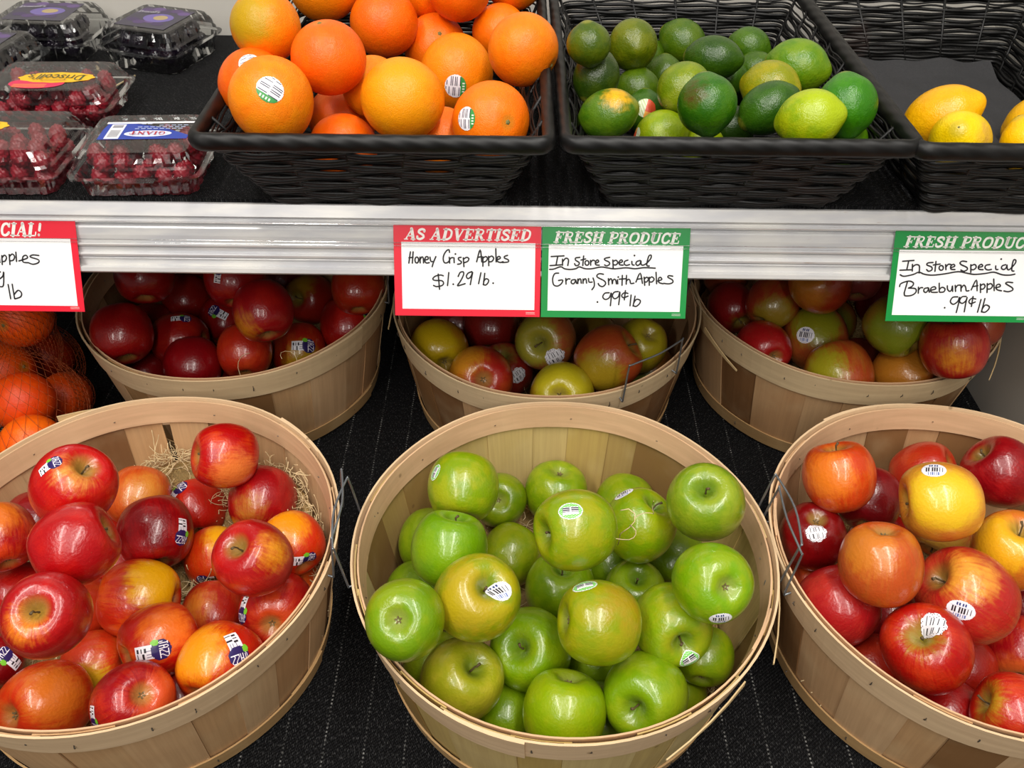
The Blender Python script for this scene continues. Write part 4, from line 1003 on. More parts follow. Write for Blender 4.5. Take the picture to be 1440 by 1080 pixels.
  ((-0.0384,0.8129,0.7569,0.0401),(-0.135,0.784,-0.605),'b83830','c86438',((-0.551,-0.08,0.831),0.24,'d09838'),[],'red streaked apple with calyx facing out at the front rim of back middle basket',1.00,'c'),
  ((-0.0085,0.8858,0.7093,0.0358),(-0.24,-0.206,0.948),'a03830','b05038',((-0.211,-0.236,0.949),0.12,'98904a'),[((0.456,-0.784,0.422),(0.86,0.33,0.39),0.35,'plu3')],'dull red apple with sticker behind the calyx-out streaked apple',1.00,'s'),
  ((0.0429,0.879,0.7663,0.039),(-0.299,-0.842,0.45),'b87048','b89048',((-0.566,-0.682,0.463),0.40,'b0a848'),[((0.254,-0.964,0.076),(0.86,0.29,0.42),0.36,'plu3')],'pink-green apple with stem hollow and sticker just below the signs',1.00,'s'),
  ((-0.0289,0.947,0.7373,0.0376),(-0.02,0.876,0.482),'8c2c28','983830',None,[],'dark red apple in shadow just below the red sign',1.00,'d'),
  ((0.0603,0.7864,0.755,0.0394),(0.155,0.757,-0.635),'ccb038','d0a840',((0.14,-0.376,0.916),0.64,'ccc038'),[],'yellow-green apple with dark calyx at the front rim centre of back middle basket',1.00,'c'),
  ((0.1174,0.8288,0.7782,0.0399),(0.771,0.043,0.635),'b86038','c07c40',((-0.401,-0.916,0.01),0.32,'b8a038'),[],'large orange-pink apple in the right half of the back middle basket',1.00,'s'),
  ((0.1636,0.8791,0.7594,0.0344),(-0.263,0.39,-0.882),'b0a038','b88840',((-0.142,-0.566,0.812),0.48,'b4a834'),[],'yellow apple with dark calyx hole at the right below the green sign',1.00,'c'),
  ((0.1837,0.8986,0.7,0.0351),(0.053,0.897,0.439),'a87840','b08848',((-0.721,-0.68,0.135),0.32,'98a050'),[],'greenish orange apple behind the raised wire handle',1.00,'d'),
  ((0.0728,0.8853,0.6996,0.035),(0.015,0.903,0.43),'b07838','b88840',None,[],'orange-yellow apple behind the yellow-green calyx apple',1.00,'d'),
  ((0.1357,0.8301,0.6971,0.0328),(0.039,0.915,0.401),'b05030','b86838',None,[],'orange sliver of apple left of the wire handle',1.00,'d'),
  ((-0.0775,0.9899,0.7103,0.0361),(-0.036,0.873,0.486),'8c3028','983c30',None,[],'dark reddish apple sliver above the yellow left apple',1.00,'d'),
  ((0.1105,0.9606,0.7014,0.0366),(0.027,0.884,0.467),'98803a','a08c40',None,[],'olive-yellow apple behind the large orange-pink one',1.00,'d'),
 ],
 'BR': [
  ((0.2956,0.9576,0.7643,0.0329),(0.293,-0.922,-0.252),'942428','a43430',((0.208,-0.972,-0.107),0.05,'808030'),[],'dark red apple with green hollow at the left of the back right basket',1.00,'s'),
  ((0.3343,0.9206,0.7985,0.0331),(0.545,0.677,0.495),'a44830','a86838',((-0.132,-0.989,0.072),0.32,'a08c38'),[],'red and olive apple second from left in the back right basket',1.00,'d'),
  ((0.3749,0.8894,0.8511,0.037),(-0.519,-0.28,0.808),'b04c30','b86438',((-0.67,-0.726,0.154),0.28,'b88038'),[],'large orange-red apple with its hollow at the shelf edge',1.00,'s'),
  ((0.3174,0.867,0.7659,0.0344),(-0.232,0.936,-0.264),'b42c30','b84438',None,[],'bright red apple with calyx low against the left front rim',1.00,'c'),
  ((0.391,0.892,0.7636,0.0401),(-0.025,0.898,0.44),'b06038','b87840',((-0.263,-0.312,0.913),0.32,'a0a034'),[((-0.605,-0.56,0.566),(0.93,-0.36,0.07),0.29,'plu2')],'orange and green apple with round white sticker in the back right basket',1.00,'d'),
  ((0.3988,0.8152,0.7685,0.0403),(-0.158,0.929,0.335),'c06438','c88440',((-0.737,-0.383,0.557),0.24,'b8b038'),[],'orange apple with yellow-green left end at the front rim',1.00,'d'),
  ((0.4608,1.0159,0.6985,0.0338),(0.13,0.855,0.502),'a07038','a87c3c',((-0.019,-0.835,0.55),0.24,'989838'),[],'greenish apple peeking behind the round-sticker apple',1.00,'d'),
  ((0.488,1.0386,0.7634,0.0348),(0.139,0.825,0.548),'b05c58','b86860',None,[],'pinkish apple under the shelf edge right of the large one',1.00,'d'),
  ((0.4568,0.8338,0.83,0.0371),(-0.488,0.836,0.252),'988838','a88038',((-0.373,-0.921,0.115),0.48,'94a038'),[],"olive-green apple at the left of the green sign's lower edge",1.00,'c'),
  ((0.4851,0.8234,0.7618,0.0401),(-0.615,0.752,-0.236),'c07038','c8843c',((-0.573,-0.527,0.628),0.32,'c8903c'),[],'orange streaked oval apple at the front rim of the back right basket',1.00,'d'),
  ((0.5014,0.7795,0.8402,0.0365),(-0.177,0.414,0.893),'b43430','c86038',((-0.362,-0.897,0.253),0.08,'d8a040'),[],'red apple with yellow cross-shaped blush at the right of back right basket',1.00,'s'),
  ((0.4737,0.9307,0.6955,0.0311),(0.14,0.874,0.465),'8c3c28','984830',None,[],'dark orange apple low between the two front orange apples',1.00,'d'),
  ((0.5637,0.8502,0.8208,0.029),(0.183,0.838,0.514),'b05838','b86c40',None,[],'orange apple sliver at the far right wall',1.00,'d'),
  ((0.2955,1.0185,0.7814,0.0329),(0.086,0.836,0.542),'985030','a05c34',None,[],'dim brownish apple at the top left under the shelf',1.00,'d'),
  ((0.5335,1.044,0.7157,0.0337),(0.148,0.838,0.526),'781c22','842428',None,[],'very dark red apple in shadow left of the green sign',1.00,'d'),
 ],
 'OR': [
  ((-0.217,0.7509,1.1323,0.0376),(-0.289,0.894,-0.342),'f59514','f5a01c',None,[((0.231,-0.774,0.59),(0.8,-0.02,-0.6),0.33,'oran')],'large orange with green and white sticker at the front left corner of the basket',1.00,'c'),
  ((-0.2481,0.8105,1.1225,0.0335),(-0.122,0.705,0.699),'f07810','f08416',None,[((0.146,-0.55,0.823),(0.9,0.37,0.23),0.30,'ored')],'orange with red and white sticker behind the front left one',1.00,'d'),
  ((-0.2391,0.8514,1.1625,0.0334),(-0.115,0.665,0.738),'f0980e','e8a018',((-0.357,-0.798,0.486),0.28,'c8a81c'),[],'orange with greenish tinge at the back left of the heap',1.00,'d'),
  ((-0.1751,0.8166,1.1462,0.0345),(-0.153,0.03,0.988),'f47c0c','f58414',None,[],'orange with stem button on top and a crease below it',1.00,'s'),
  ((-0.2186,1.0409,1.1461,0.041),(-0.091,0.64,0.763),'f59a14','f59c18',None,[],'light orange cut by the top edge of the picture, left of centre',1.00,'d'),
  ((-0.1492,1.0086,1.1145,0.0376),(-0.067,0.672,0.737),'f07c0c','f08410',None,[],'deep orange at the back centre of the heap',1.00,'d'),
  ((-0.1418,0.8502,1.1049,0.0309),(0.229,0.355,-0.907),'f59a14','f5a01c',((-0.205,-0.47,0.859),0.08,'e0a824'),[],'small light orange with faint navel left of the front centre one',1.00,'c'),
  ((-0.1049,0.7854,1.12,0.0385),(0.117,0.047,-0.992),'f5a010','f5aa1c',((0.019,-0.845,0.535),0.32,'f5ac14'),[],'yellowish orange, largest at the front centre of the heap',1.00,'d'),
  ((-0.0952,1.0397,1.0782,0.0373),(0.229,-0.697,0.679),'f58410','f58c14',None,[],'orange with small stem scar behind the sticker orange at centre right',1.00,'s'),
  ((-0.065,0.9497,1.0815,0.041),(0.763,0.646,0.025),'f5980c','f5a018',None,[((0.027,-0.999,0.03),(0.08,0.37,0.93),0.32,'oran')],'orange with barcode sticker low on its front, right of centre',1.00,'c'),
  ((-0.0229,0.7832,1.1005,0.0367),(0.484,-0.804,0.344),'f58a10','f59218',None,[((-0.605,-0.699,0.382),(0.02,0.41,0.91),0.30,'oran')],'orange with sticker at left and stem dimple, front right corner of the basket',1.00,'s'),
  ((0.0075,0.8848,1.1315,0.036),(0.85,-0.419,-0.318),'f5900e','f59814',None,[],'orange bulging over the right rim of the basket',1.00,'s'),
  ((-0.019,1.0411,1.0951,0.0328),(-0.017,0.682,0.731),'f58c10','f59414',None,[],'orange behind the one bulging over the right rim',1.00,'d'),
  ((-0.0643,1.0325,1.1457,0.0358),(-0.034,0.65,0.759),'f07c0e','f08410',None,[],'deep orange cut by the top edge of the picture, right of centre',1.00,'d'),
  ((-0.1048,1.0853,1.1299,0.0352),(-0.047,0.649,0.759),'f08c12','f09414',None,[],'orange mostly hidden behind the top edge one',1.00,'d'),
  ((-0.0037,1.0854,1.1405,0.035),(-0.011,0.645,0.764),'e88c14','e89418',None,[],'dim orange at the top right of the heap',1.00,'d'),
  ((-0.1813,0.8729,1.0611,0.0348),(-0.087,0.738,0.67),'f07c0e','f08410',None,[],'orange deep in the gap below the stem-button one',1.00,'d'),
  ((-0.1664,0.79,1.0698,0.0323),(-0.087,0.757,0.648),'f07c0c','f08410',None,[],'orange low behind the rim between the two front ones',1.00,'d'),
  ((-0.0724,0.815,1.0646,0.0348),(-0.043,0.759,0.65),'f59014','f59818',None,[],'orange sliver behind the rim right of the front centre one',1.00,'d'),
 ],
 'LI': [
  ((0.0688,0.833,1.1561,0.0207),(-0.151,0.063,0.987),'4c7418','5c8020',None,[],'dull green lime with pointed tip at the back left corner',0.95,'s'),
  ((0.1284,0.9684,1.1081,0.027),(-0.082,0.987,-0.138),'5c8018','6c8c20',None,[],'lime facing out with dark navel at the back left',1.00,'c'),
  ((0.0797,0.8488,1.1181,0.0231),(-0.387,-0.637,-0.667),'365c18','446820',None,[],'very dark green lime with its brown stem end down at left',1.10,'s'),
  ((0.2015,1.0693,1.0763,0.0255),(-0.822,0.44,0.36),'4c7c18','588420',None,[],'lime at the back centre left against the far wall',1.15,'d'),
  ((0.2096,0.9274,1.1094,0.0231),(-0.934,0.354,-0.05),'346418','407020',None,[],'dark long lime lying sideways at the back centre',1.30,'d'),
  ((0.2663,1.0061,1.0943,0.0216),(-0.869,0.458,0.186),'44781c','508420',None,[],'small lime at the far back right of centre',1.10,'d'),
  ((0.27,0.9725,1.0801,0.0205),(-0.866,0.47,0.172),'447418','50801c',None,[],'small lime tucked behind the big right back lime',1.10,'d'),
  ((0.2917,0.9003,1.1115,0.0272),(-0.891,0.455,0.001),'5c981c','70a428',None,[],'big bright lime at the back right',1.18,'d'),
  ((0.2563,0.8604,1.1054,0.0259),(0.838,-0.544,0.047),'80a020','90a82c',None,[],'yellowish lime right of centre behind the dark pointed one',1.12,'s'),
  ((0.1357,0.9491,1.0641,0.0253),(0.009,0.51,0.86),'4c7820','588424',None,[],'mid green lime behind the tagged lime at left',1.00,'d'),
  ((0.173,1.0041,1.0609,0.0223),(0.013,0.496,0.868),'487420','507c24',None,[],'small shaded lime left of centre',1.00,'d'),
  ((0.1704,0.8623,1.1022,0.0263),(-0.648,-0.71,-0.276),'6c9820','7ca42c',None,[],'light green lime with stem end low, left of the dark scarred one',1.08,'s'),
  ((0.2308,0.9555,1.0787,0.0219),(-0.919,0.393,0.02),'3c6c1c','488024',None,[],'shaded lime in the middle behind the dark scarred one',1.20,'d'),
  ((0.1754,0.7723,1.1241,0.027),(-0.148,0.546,0.824),'387c1c','488824',((-0.597,-0.45,0.664),0.06,'5c5030'),[],'dark green lime with a brown scar at front centre',1.00,'d'),
  ((0.2455,0.815,1.1032,0.0244),(-0.854,-0.252,-0.456),'346c1c','407824',None,[],'dark pointed lime with pale stem scar facing lower left',1.22,'s'),
  ((0.2616,0.7414,1.125,0.0253),(-0.879,0.33,-0.344),'84b814','98c428',((0.24,-0.621,0.746),0.32,'98c830'),[],'bright yellow-green lime at the front right',1.14,'d'),
  ((0.3027,0.7712,1.125,0.027),(-0.122,0.563,0.817),'3c8c14','489820',None,[],'large saturated green lime against the right wall',1.04,'d'),
  ((0.0875,0.7873,1.107,0.0228),(0.886,-0.23,0.403),'4c8428','5c9030',((0.239,-0.352,0.905),0.12,'c8c030'),[],'lime with a yellow patch on top at the front left corner',1.25,'s'),
  ((0.1389,0.9019,1.0608,0.0223),(0.01,0.528,0.849),'3c7420','488028',None,[((-0.074,-0.836,0.543),(0.96,-0.22,-0.17),0.52,'tag')],'lime with a red and clear paper tag at left',1.00,'d'),
  ((0.1471,0.827,1.0687,0.0243),(0.937,0.145,0.317),'7cac24','88b430',None,[((-0.976,-0.178,0.126),(-0.99,0.14,-0.08),0.27,'tag')],'light green lime low at the front left rim',1.10,'d'),
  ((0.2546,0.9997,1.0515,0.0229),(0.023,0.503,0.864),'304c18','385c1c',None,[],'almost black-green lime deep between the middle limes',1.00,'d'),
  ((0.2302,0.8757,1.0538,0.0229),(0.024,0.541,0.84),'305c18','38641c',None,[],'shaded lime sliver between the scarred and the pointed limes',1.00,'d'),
  ((0.1909,0.8306,1.0542,0.0229),(0.019,0.559,0.829),'80ac20','88b428',None,[],'light lime sliver at the front rim under the scarred lime',1.00,'d'),
  ((0.315,0.7873,1.0822,0.0229),(0.04,0.549,0.835),'508c20','58942a',None,[],'green lime sliver at the right corner under the large saturated one',1.00,'d'),
  ((0.1613,1.0671,1.0577,0.0229),(0.01,0.481,0.877),'44701c','507c20',None,[],'lime sliver between the two back left limes',1.00,'d'),
 ],
 'LE': [
  ((0.4446,0.8731,1.0715,0.0303),(-0.745,0.299,-0.597),'ecb80c','f0c010',None,[],'deep yellow lemon at left behind the front one',1.28,'d'),
  ((0.4403,0.8122,1.0724,0.0287),(-0.479,-0.582,0.657),'f0d00c','f4d818',((0.46,-0.691,0.558),0.08,'d8b058'),[],'yellow lemon with knobbly end up at the front rim',1.20,'s'),
  ((0.5457,0.868,1.0687,0.0282),(-0.728,0.399,-0.558),'ecbc0c','f0c410',None,[],'lemon at the right edge of the picture, the one farther back',1.20,'d'),
  ((0.5135,0.8168,1.0667,0.0271),(-0.498,0.333,0.801),'f0c80c','f4d018',None,[],'lemon with stem scar at the right edge of the picture, in front',1.10,'s'),
 ],
 'MB': [
  ((-0.5943,0.8454,0.8169,0.036),(-0.117,-0.931,0.345),'e8680c','ec7414',None,[],'bagged orange with stem scar just under the red sign',1.00,'s'),
  ((-0.643,0.8442,0.7354,0.036),(0.915,-0.21,0.346),'e0640c','e46c10',None,[],'bagged orange between the upper and the lower left ones',1.00,'s'),
  ((-0.5811,0.7665,0.7516,0.0363),(-0.211,0.874,0.437),'e45c0c','e86810',None,[],'bright bagged orange in the middle of the mesh bag',1.00,'d'),
  ((-0.5803,0.8422,0.6926,0.0331),(-0.198,0.877,0.437),'d8600e','dc6812',None,[],'bagged orange at the right end of the mesh bag',1.00,'d'),
  ((-0.5493,0.7059,0.7397,0.0357),(-0.208,0.896,0.392),'ec7410','f08018',None,[],'bagged orange lowest, behind the front left basket rim',1.00,'d'),
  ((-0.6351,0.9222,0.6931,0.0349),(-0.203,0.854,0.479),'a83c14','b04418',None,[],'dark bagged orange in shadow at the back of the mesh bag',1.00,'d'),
 ],
}
DATAX = {'card1':-0.1166,'card2':0.0278,'card3':0.3694,'card4':-0.5676}

# ------------------------------------------------------------------ assemble: baskets
bushel(-.363, .526, 0, 11, 'front left wooden bushel basket of red and orange apples with loose shavings', {'wire': [(0.05, .006), (pi, .006)], 'splinters': [(2.25, BH+.004, -.09, .004)]}, gap=1.72, grow=1.008)
bushel(.050, .525, 0, 12, 'front centre wooden bushel basket holding the green apples', {'wire': [(.05, .010), (pi, .009)], 'splinters': [(-.05, BH-.01, -.10, .010), (-.75, BH-.012, -.09, .009)]}, TONES_G, grow=1.008)
bushel(.448, .528, 0, 13, 'front right wooden bushel basket of large red and yellow apples', {'wire': [(0, .006), (pi+.03, -.004)], 'splinters': []}, grow=1.008)
bushel(-.362, .947, 0, 14, 'back left wooden bushel basket in the shade of the shelf, dark red apples', {'wire': [(pi-.35, -.02), (.12, .004)]}, hoop_tone='e0c49a')
bushel(.043, .924, 0, 15, 'back middle wooden bushel basket below the two joined price cards', {'wire': [(-.93, .004), (pi-.93, .004)], 'splinters': [(pi-.1, BH-.014, .05, .006)]}, hoop_tone='e4caa0')
bushel(.431, .953, 0, 16, 'back right wooden bushel basket beside the white side panel', {'wire': [(pi-.2, -.004), (-.15, .0)], 'splinters': [(-.35, BH-.012, -.09, .009), (pi+.35, BH-.018, .07, .004)]}, hoop_tone='dec49a')
wicker(-.277, .028, .707, 1.12, 1.030, 1.122, 'black wicker basket heaped with oranges', 21)
wicker(.047, .349, .709, 1.14, 1.030, 1.122, 'black wicker basket holding the limes', 22)
wicker(.351, .638, .704, 1.135, 1.030, 1.122, 'black wicker basket with a few lemons at the right', 23)
# black cloth liner lying in the lemon basket
q = MB(); nx_, ny_ = 24, 34
for j in range(ny_+1):
    for i in range(nx_+1):
        x = .400+(.590-.400)*i/nx_; y = .756+(1.088-.756)*j/ny_
        e = max(0, (j/ny_-.9)/.1)*.010
        q.V.append((x, y, 1.0395+.002*sin(i*.9+j*.35)*sin(j*.4)+.002+e+.0018*sin(i*.5)))
for j in range(ny_):
    for i in range(nx_): a = j*(nx_+1)+i; q.F.append((a, a+1, a+nx_+2, a+nx_+1))
n_ = len(q.V); q.V += [(x, y, z-.002) for x, y, z in q.V]; q.F += [tuple(i+n_ for i in f[::-1]) for f in list(q.F)]
tag(q.build('basket_liner', simple('liner_cloth', '2c2c2e', .85, noise=.3, nscale=300, bump=.6, bscale=500, bdist=.001)), 'crumpled black cloth liner on the floor of the lemon basket', 'cloth')

# ------------------------------------------------------------------ assemble: fruit
for key, shape, name, cat, group in (('FL', 'jazz', 'apple', 'apple', 'red apples in the front left basket'), ('FC', 'green', 'apple', 'apple', 'green apples in the front centre basket'),
        ('FR', 'brae', 'apple', 'apple', 'red and yellow apples in the front right basket'), ('BL', 'jazz', 'apple', 'apple', 'dark red apples in the back left basket'),
        ('BC', 'brae', 'apple', 'apple', 'mixed colour apples in the back middle basket'), ('BR', 'brae', 'apple', 'apple', 'orange-red apples in the back right basket'),
        ('OR', 'orange', 'orange', 'orange', 'oranges heaped in the wicker basket'), ('LI', 'citrus', 'lime', 'lime', 'limes in the wicker basket'),
        ('LE', 'citrus', 'lemon', 'lemon', 'lemons in the right wicker basket'), ('MB', 'orange', 'orange', 'orange', 'oranges in the mesh bag')):
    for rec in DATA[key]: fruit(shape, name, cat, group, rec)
def pos(key): return [r[0] for r in DATA[key]]
woodwool(-.363, .526, pos('FL'), 31, 'pale curly wood wool bedding in the front left basket, thick at its back right', 1500, mounds=[(-.39, .685, .05, .055), (-.31, .685, .05, .065), (-.225, .645, .05, .06), (-.19, .575, .045, .05), (-.31, .54, .03, .02)], focus=[(-.385, .672, .02, .022), (-.31, .678, .024, .022), (-.235, .64, .02, .02), (-.20, .585, .018, .02), (-.195, .54, .012, .016), (-.31, .54, .02, .012)])
woodwool(.050, .525, pos('FC'), 32, 'thin wisps of wood wool showing between the green apples', 420, focus=[(-.09, .50, .02, .014), (.05, .65, .03, .014), (.20, .43, .02, .014), (.03, .60, .03, .01)], extra=[(.098, .515, .858, .06), (.105, .50, .856, .05), (.11, .51, .853, .05)])
woodwool(.448, .528, pos('FR'), 33, 'wood wool wisps along the back of the front right basket', 350, focus=[(.32, .60, .02, .02), (.40, .66, .03, .02)])
woodwool(-.362, .947, pos('BL'), 34, 'shaded wood wool under the apples of the back left basket', 220, extra=[(-.31, .80, .803, .05), (-.27, .79, .803, .05)])
woodwool(.043, .924, pos('BC'), 35, 'shaded wood wool under the apples of the back middle basket', 260, focus=[(.19, .93, .02, .02), (.05, .80, .02, .02)])
woodwool(.431, .953, pos('BR'), 36, 'shaded wood wool under the apples of the back right basket', 200)

# ------------------------------------------------------------------ net bag of oranges, lower left
def net_bag(fr, label):
    cx = sum(f[0] for f in fr)/len(fr)-.02; cy = sum(f[1] for f in fr)/len(fr); cz = .74
    C = Vector((cx, cy, cz)); q = MB(); nu, nv = 64, 40
    S = [(Vector(f[:3]), f[3]+.0022) for f in fr]+[(C, .04)]
    def hit(d):
        best = .04
        for c, r in S:
            oc = c-C; b = oc.dot(d); disc = b*b-(oc.length_squared-r*r)
            if disc > 0: best = max(best, b+sqrt(disc))
            # smooth over the gaps
            else: best = max(best, (b if b > 0 else 0)*.93+r*.35*(1 if b > 0 else 0))
        return best
    g = [[0]*nu for _ in range(nv+1)]
    for j in range(nv+1):
        for i in range(nu):
            t = pi*(.04+.92*j/nv); a = 2*pi*(i+.5*(j % 2))/nu
            d = Vector((sin(t)*cos(a), sin(t)*sin(a), cos(t))); p = C+d*hit(d); p.z = max(p.z, .6465); g[j][i] = p
    for j in range(nv):
        for i in range(nu):
            a = g[j][i]
            for b in ((g[j+1][i], g[j+1][(i-1) % nu]) if j % 2 == 0 else (g[j+1][i], g[j+1][(i+1) % nu])):
                if (a-b).length < .04: q.tube([a, b], .00024, 3)
    o = q.build('net_bag', M['net']); tag(o, label, 'bag'); return o
net_bag(pos('MB'), 'dark red plastic netting around the bagged oranges at the lower left')

# ------------------------------------------------------------------ price cards
HW1 = [[(205,298),(192,400)],[(229,298),(223,400)],[(193,352),(228,348)],ring(262,372,16,27),[(290,345),(292,398)],[(291,368),(305,345),(318,352),(322,398)],
 [(335,372),(362,362),(358,342),(340,345),(332,375),(345,398),(372,395)],[(378,345),(386,382),(402,385)],[(430,340),(410,390),(398,432)],
 [(550,300),(545,278),(525,285),(502,320),(495,360),(505,393),(530,395),(548,378)],[(548,345),(552,398)],[(551,370),(562,352),(580,348)],[(590,350),(592,394)],[(602,315)],
 [(652,345),(630,350),(632,368),(655,385),(648,403),(622,408)],[(672,350),(678,430)],[(674,362),(700,345),(720,355),(712,380),(680,394)],
 [(790,385),(820,275),(835,385)],[(800,345),(834,337)],[(845,340),(845,425)],[(845,352),(870,337),(885,355),(870,380),(848,388)],
 [(895,335),(897,420)],[(896,347),(922,332),(940,352),(925,380),(900,385)],[(958,265),(962,385)],[(965,368),(998,352),(990,335),(972,345),(972,378),(1000,390),(1022,382)],
 [(1062,325),(1036,335),(1036,350),(1068,365),(1066,385),(1015,390)],
 [(497,515),(470,508),(425,520),(405,545),(425,558),(482,560),(500,582),(485,605),(440,615),(412,605)],[(452,500),(465,640)],[(545,485),(535,605)],[(585,592)],
 [(628,520),(645,484),(672,478),(675,505),(650,560),(622,605),(655,598),(690,586)],[(748,475),(715,490),(700,518),(715,540),(740,520),(755,478),(750,510),(735,595)],
 [(828,485),(808,585)],[(862,490),(850,595)],[(852,565),(872,540),(895,550),(892,575),(870,598),(850,592)],[(936,580)]]
HW2 = [[(122,332),(235,325)],[(180,330),(165,408)],[(112,414),(212,406)],[(222,355),(222,410)],[(222,380),(250,347),(274,360),(268,412)],
 [(374,338),(338,344),(338,364),(368,385),(362,408),(338,412),(328,395)],[(408,325),(400,412)],[(385,362),(425,352)],ring(437,388,17,21),[(468,365),(470,408)],[(470,382),(488,363),(505,368)],
 [(512,390),(540,376),(530,360),(512,378),(515,403),(545,408)],[(637,336),(597,345),(594,360),(630,378),(635,400),(610,413),(592,405)],[(665,360),(668,438)],[(667,374),(692,362),(708,383),(692,404),(668,402)],
 [(722,388),(750,373),(738,358),(720,378),(725,402),(755,406)],[(797,360),(770,372),(766,396),(785,408),(812,400)],[(832,372),(835,400),(852,405)],[(855,318)],
 [(905,363),(876,373),(868,395),(884,408),(905,392),(912,365),(914,398),(932,405),(962,388),(998,345),(1002,315),(982,322),(968,370),(964,408),(985,413)],
 [(108,448),(145,445),(205,424),(240,442),(290,448),(340,440),(370,424),(420,440),(480,440),(560,424),(620,432),(680,440),(780,430),(860,438),(940,428),(1038,432)],
 [(187,482),(152,488),(134,535),(143,588),(178,600),(213,575),(222,545),(186,549)],[(250,530),(252,582)],[(252,554),(268,535),(287,535)],[(330,540),(303,546),(298,570),(318,579),(334,556),(335,540),(345,575)],
 [(356,535),(356,576)],[(356,558),(370,534),(382,540),(386,573)],[(402,535),(402,574)],[(402,556),(417,533),(429,540),(433,572)],[(450,530),(455,562),(482,562)],[(490,525),(500,560),(500,600),(480,632)],
 [(582,490),(547,485),(525,500),(532,520),(588,550),(600,578),(575,603),(547,594),(535,575)],[(625,530),(628,586)],[(628,552),(645,530),(656,545),(660,580),(664,550),(677,535),(690,545),(696,578)],[(705,540),(708,577)],[(712,515)],
 [(748,500),(745,590)],[(720,535),(775,530)],[(785,500),(782,580)],[(782,555),(800,535),(815,545),(822,573),(850,570)],[(868,560),(905,478),(925,572)],[(878,535),(922,527)],
 [(940,515),(945,590)],[(942,532),(963,515),(978,533),(962,558),(945,558)],[(985,515),(985,590)],[(985,530),(1008,512),(1028,533),(1010,558),(988,558)],[(1045,470),(1050,575)],
 [(1060,550),(1095,536),(1085,516),(1068,525),(1070,562),(1108,575)],[(1192,505),(1158,500),(1150,515),(1188,538),(1192,562),(1160,575),(1112,571)],[(528,746)],
 [(632,660),(594,664),(575,698),(597,722),(633,705),(650,660),(650,700),(642,780)],[(712,648),(677,655),(660,688),(680,715),(713,695),(725,650),(724,700),(715,770)],
 [(797,665),(764,660),(742,684),(757,705),(798,690)],[(775,640),(765,725)],[(825,680),(815,780)],[(860,690),(842,782)],[(846,757),(872,720),(905,730),(900,758),(870,785),(844,780)]]
HW3 = [[(268,385),(375,376)],[(325,385),(310,465)],[(245,473),(350,468)],[(362,415),(362,480)],[(362,442),(395,418),(428,430),(428,500)],
 [(557,395),(510,400),(500,420),(545,440),(548,468),(518,482),(498,465)],[(585,385),(578,482)],[(560,420),(625,410)],ring(637,448,20,23),[(678,415),(682,465)],[(682,440),(703,412),(730,415)],
 [(730,445),(765,430),(753,412),(728,430),(732,460),(768,463)],[(877,385),(838,380),(815,395),(827,415),(878,440),(885,463),(852,480),(825,468)],[(918,415),(920,490)],[(918,427),(955,412),(970,438),(948,463),(922,462)],
 [(990,440),(1030,430),(1018,410),(992,430),(997,458),(1035,463)],[(1100,412),(1062,420),(1055,448),(1080,465),(1115,460)],[(1155,425),(1158,458),(1177,460)],[(1205,358)],
 [(1250,412),(1217,425),(1212,450),(1235,460),(1257,440),(1262,412),(1266,452),(1287,460),(1338,402),(1345,370),(1325,365),(1312,415),(1310,468),(1330,475)],
 [(248,518),(285,533),(370,515),(425,492),(480,512),(560,520),(680,505),(800,484),(890,500),(960,510),(1060,500),(1140,487),(1220,512),(1290,515),(1340,505)],
 [(245,635),(258,605),(330,580),(375,597),(368,628),(330,650)],[(318,590),(290,700)],[(330,650),(395,655),(402,690),(362,722),(300,727),(292,705)],[(425,640),(425,700)],[(425,672),(443,647),(465,645)],
 [(515,645),(482,655),(478,682),(498,692),(518,668),(520,645),(530,690)],[(545,670),(590,656),(578,635),(545,650),(550,688),(607,690)],[(622,600),(625,685)],[(625,662),(650,640),(678,655),(668,685),(630,690)],
 [(700,625),(703,660),(725,680),(743,660),(748,622),(752,680)],[(775,620),(780,680)],[(780,647),(798,620),(825,618)],[(830,618),(832,678)],[(832,650),(855,618),(874,635),(882,673),(907,672)],
 [(928,665),(975,565),(985,672)],[(940,632),(990,622)],[(1015,605),(1018,690)],[(1016,622),(1045,605),(1060,628),(1042,655),(1018,655)],[(1080,600),(1080,690)],[(1080,617),(1112,600),(1130,623),(1112,652),(1082,655)],
 [(1140,555),(1148,670)],[(1160,642),(1205,628),(1193,606),(1167,620),(1172,658),(1217,672)],[(1322,590),(1275,585),(1257,600),(1318,640),(1322,665),(1282,680),(1240,673)],[(680,845)],
 [(802,735),(755,740),(733,783),(762,810),(803,780),(820,735),(812,800),(792,892)],[(882,730),(842,735),(820,778),(847,800),(883,770),(892,735),(880,800),(868,885)],
 [(974,755),(934,750),(910,780),(927,803),(970,785)],[(948,730),(935,830)],[(1025,760),(995,888)],[(1062,750),(1032,885)],[(1037,857),(1068,815),(1105,830),(1098,860),(1065,888),(1032,882)]]
HW4 = [[(10,515),(15,592)],[(12,532),(33,511),(50,533),(37,563),(15,565)],[(72,505),(80,592)],[(75,522),(98,501),(118,523),(107,553),(80,560)],[(128,485),(135,565)],
 [(155,560),(225,535),(213,511),(188,525),(190,568),(237,575)],[(322,512),(270,508),(250,525),(318,548),(320,573),(278,588),(240,577)],[(-60,575),(-25,480),(-5,575)],[(-50,540),(-10,535)],
 [(0,655),(-28,670),(-30,705),(-5,715),(22,690),(28,655),(28,772),(0,784)],[(68,765),(92,890)],[(102,762),(125,888)],[(120,852),(153,815),(182,838),(175,872),(128,890)]]
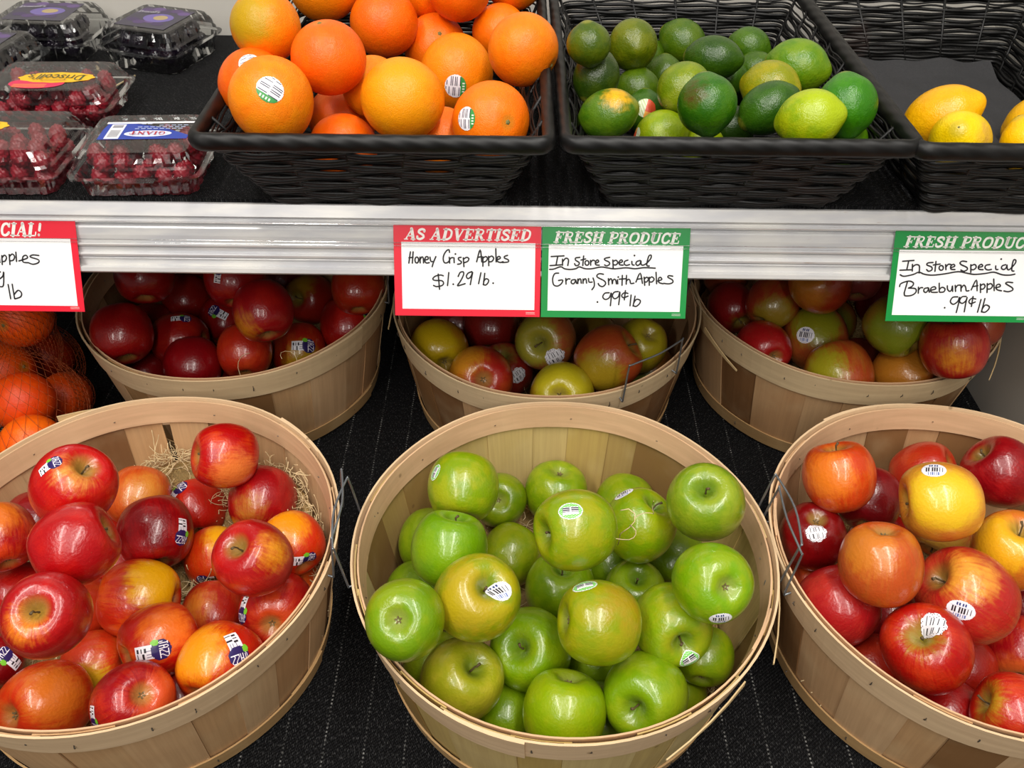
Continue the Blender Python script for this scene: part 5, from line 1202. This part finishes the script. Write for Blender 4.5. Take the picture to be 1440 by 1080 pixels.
card(DATAX['card1'], .0185, 'AS ADVERTISED', 150, 1285, 95, 185, HW1, 1440, 939, ((50, 55), (1360, 65), (78, 888), (1345, 892)), 'red-bordered card headed AS ADVERTISED, handwritten Honey Crisp Apples $1.29 lb.', 1, M['red_print'], wht=(.052, .962, .182, .922))
card(DATAX['card2'], .0185, 'FRESH PRODUCE', 145, 1272, 115, 205, HW2, 1440, 939, ((48, 65), (1350, 70), (28, 888), (1302, 900)), 'green-bordered card for Granny Smith Apples .99¢ lb, joined to the red card', 1, M['green_print'], wht=(.045, .958, .195, .925))
card(DATAX['card3'], .0185, 'FRESH PRODUCE', 275, 1545, 148, 245, HW3, 1418, 1080, ((197, 88), (1606, 95), (117, 983), (1496, 992)), 'green-bordered card at the right edge reading In Store Special Braeburn Apples .99¢ lb', 1, M['green_print'], wht=(.040, .955, .205, .930))
card(DATAX['card4'], .0185, 'SPECIAL!', -250, 345, 240, 345, HW4, 1440, 1080, ((-630, 212), (620, 220), (-500, 995), (720, 1000)), 'red-bordered card cut by the left edge, ending in CIAL! and handwritten pples 9 lb', 1, M['red_print'], wht=(.045, .955, .19, .935))

# ------------------------------------------------------------------ berry boxes
def grape_label(root, w, d, zt, rz):
    P = [(rect_p(-w*.30, w*.30, -d*.30, d*.30), '3c3848')]
    for k in range(9):
        P.append((oval_p(-w*.22+.11*w*(k % 5)+.02*w*(k//5), d*(.2-.36*(k//5))+d*.05*(k % 2), .0085, .0065, 14), ['4a3464', '5c4478', '3c2c54'][k % 3]))
    P.append((oval_p(w*.04, 0, w*.17, d*.13, 18), '6a5c9c')); P.append((oval_p(w*.06, d*.01, w*.08, d*.07, 16), 'a89468'))
    P += text_polys("Driscoll's", -w*.29, -w*.02, d*.10, .007, 'b8b4c0', 0, 1)
    flat_label(root, 'printed_label', P, zt, 0, 0, rz, 'purple label with berry pictures')
def yellow_label(root, w, d, zt, rz, ox=0, oy=0):
    P = [(oval_p(.016, .012, .030, .014, 24), 'd01c50')]+[(rect_p(.004+.0, .040, .014+.0035*k, .0155+.0035*k), 'e08838') for k in range(3)]
    P += [(oval_p(0, -.004, .041, .0145, 48, .035, 12), 'ecb408')]
    P += text_polys("Driscoll's", -.031, .031, -.010, .0135, '3c4c1c', .1, 1.1)
    P += [(rect_p(-.014, .014, .0062, .0072), 'a87c10'), (rect_p(-.014, .014, .0042, .005), 'a87c10')]
    flat_label(root, 'printed_label', P, zt, ox, oy, rz, 'yellow and crimson label')
def blue_label(root, w, d, zt, rz, ox, oy):
    P = [([(-.040, .018), (.046, .018), (.046, -.004), (.044, -.018), (.020, -.018), (-.012, -.008), (-.040, .010)], '1c3a9c')]
    P += [(rect_p(-.044, .046, -.0215, -.0175), 'e8e8ec'), (rect_p(.026, .040, -.016, .0165), 'e4e4ea')]
    P += [(rect_p(.028, .038, -.003+.0018*k, -.0022+.0018*k), '34343c') for k in range(9)]
    P += [(rect_p(.028, .038, -.014, -.008), '8c8c94')]
    P += [(oval_p(.0, .006, .023, .0068, 24), 'f0f0f4'), (oval_p(.0, .006, .0215, .0056, 24), 'c8d0e8')]
    P += text_polys("GIANT", -.017, .017, .0026, .0066, 'b02030', .0, 1.1)
    for k, (a, b) in enumerate(((-.032, .020), (-.034, .018), (-.036, -.004), (.0, .018))):
        yy = -.003-.0036*k; P += [(rect_p(a+.006*i, a+.006*i+.0044, yy, yy+.0012), 'b8c4e4') for i in range(int((b-a)/.006))]
    flat_label(root, 'printed_label', P, zt, ox, oy, rz, 'blue and white label with an oval emblem')
BX = [
 ('A', -.366, .806, .06, .128, .112, .022, .022, 'raspberry', 'clear box of raspberries with a blue label, nearest the shelf front', 'raspberry in the clear box with the blue label', 'raspberries in the blue-labelled box', .15),
 ('B', -.503, .806, .02, .132, .116, .022, .024, 'raspberry', 'clear box of raspberries at the front left edge with a yellow and crimson label', 'raspberry in the clear box cut by the left edge at the front', 'raspberries in the front left box', 0.),
 ('C', -.515, .950, .03, .150, .105, .022, .022, 'raspberry', 'clear box of raspberries with a scalloped yellow label, behind the front two', 'raspberry in the clear box under the scalloped yellow label', 'raspberries in the yellow-labelled box', .3),
 ('D', -.452, 1.122, -.30, .118, .115, .024, .026, 'blackberry', 'clear box of blackberries standing alone beside the orange basket', 'blackberry in the box nearest the oranges', 'blackberries in the lone box', .1),
 ('E', -.640, 1.030, -.10, .125, .120, .024, .026, 'blackberry', 'clear box of blackberries at the left edge behind the raspberries', 'blackberry in the box at the left edge behind the raspberries', 'blackberries in the left edge box', .1),
 ('F', -.600, 1.142, -.05, .130, .110, .024, .026, 'blackberry', 'clear box of blackberries in the top left corner against the back', 'blackberry in the top left corner box', 'blackberries in the corner box', .1)]
for (k_, bx, by, rz_, w_, d_, hb_, ht_, kind_, lab_, blab_, grp_, skip_) in BX:
    r_ = clamshell(bx, by, rz_, w_, d_, hb_, ht_, lab_, 1.0302)
    fill(r_, kind_, w_, d_, hb_, ht_, blab_, ord(k_), 2, grp_, .0094 if kind_ == 'raspberry' else .0102, skip_)
    zt_ = hb_+ht_
    if k_ == 'A': blue_label(r_, w_, d_, zt_, pi, .006, .004)
    elif k_ == 'B': yellow_label(r_, w_, d_, zt_, pi, -.038, .004)
    elif k_ == 'C': yellow_label(r_, w_, d_, zt_, pi, .010, -.012)
    else: grape_label(r_, w_, d_, zt_, 0)
# pale seam thread lying across the mat behind the raspberries
q = MB(); q.tube([(-.500, .985, 1.0312), (-.485, 1.02, 1.0312), (-.470, 1.060, 1.0312)], .0012, 5); tag(q.build('cord', M['straw']), 'short pale cord lying on the shelf mat between the berry boxes', 'cord')
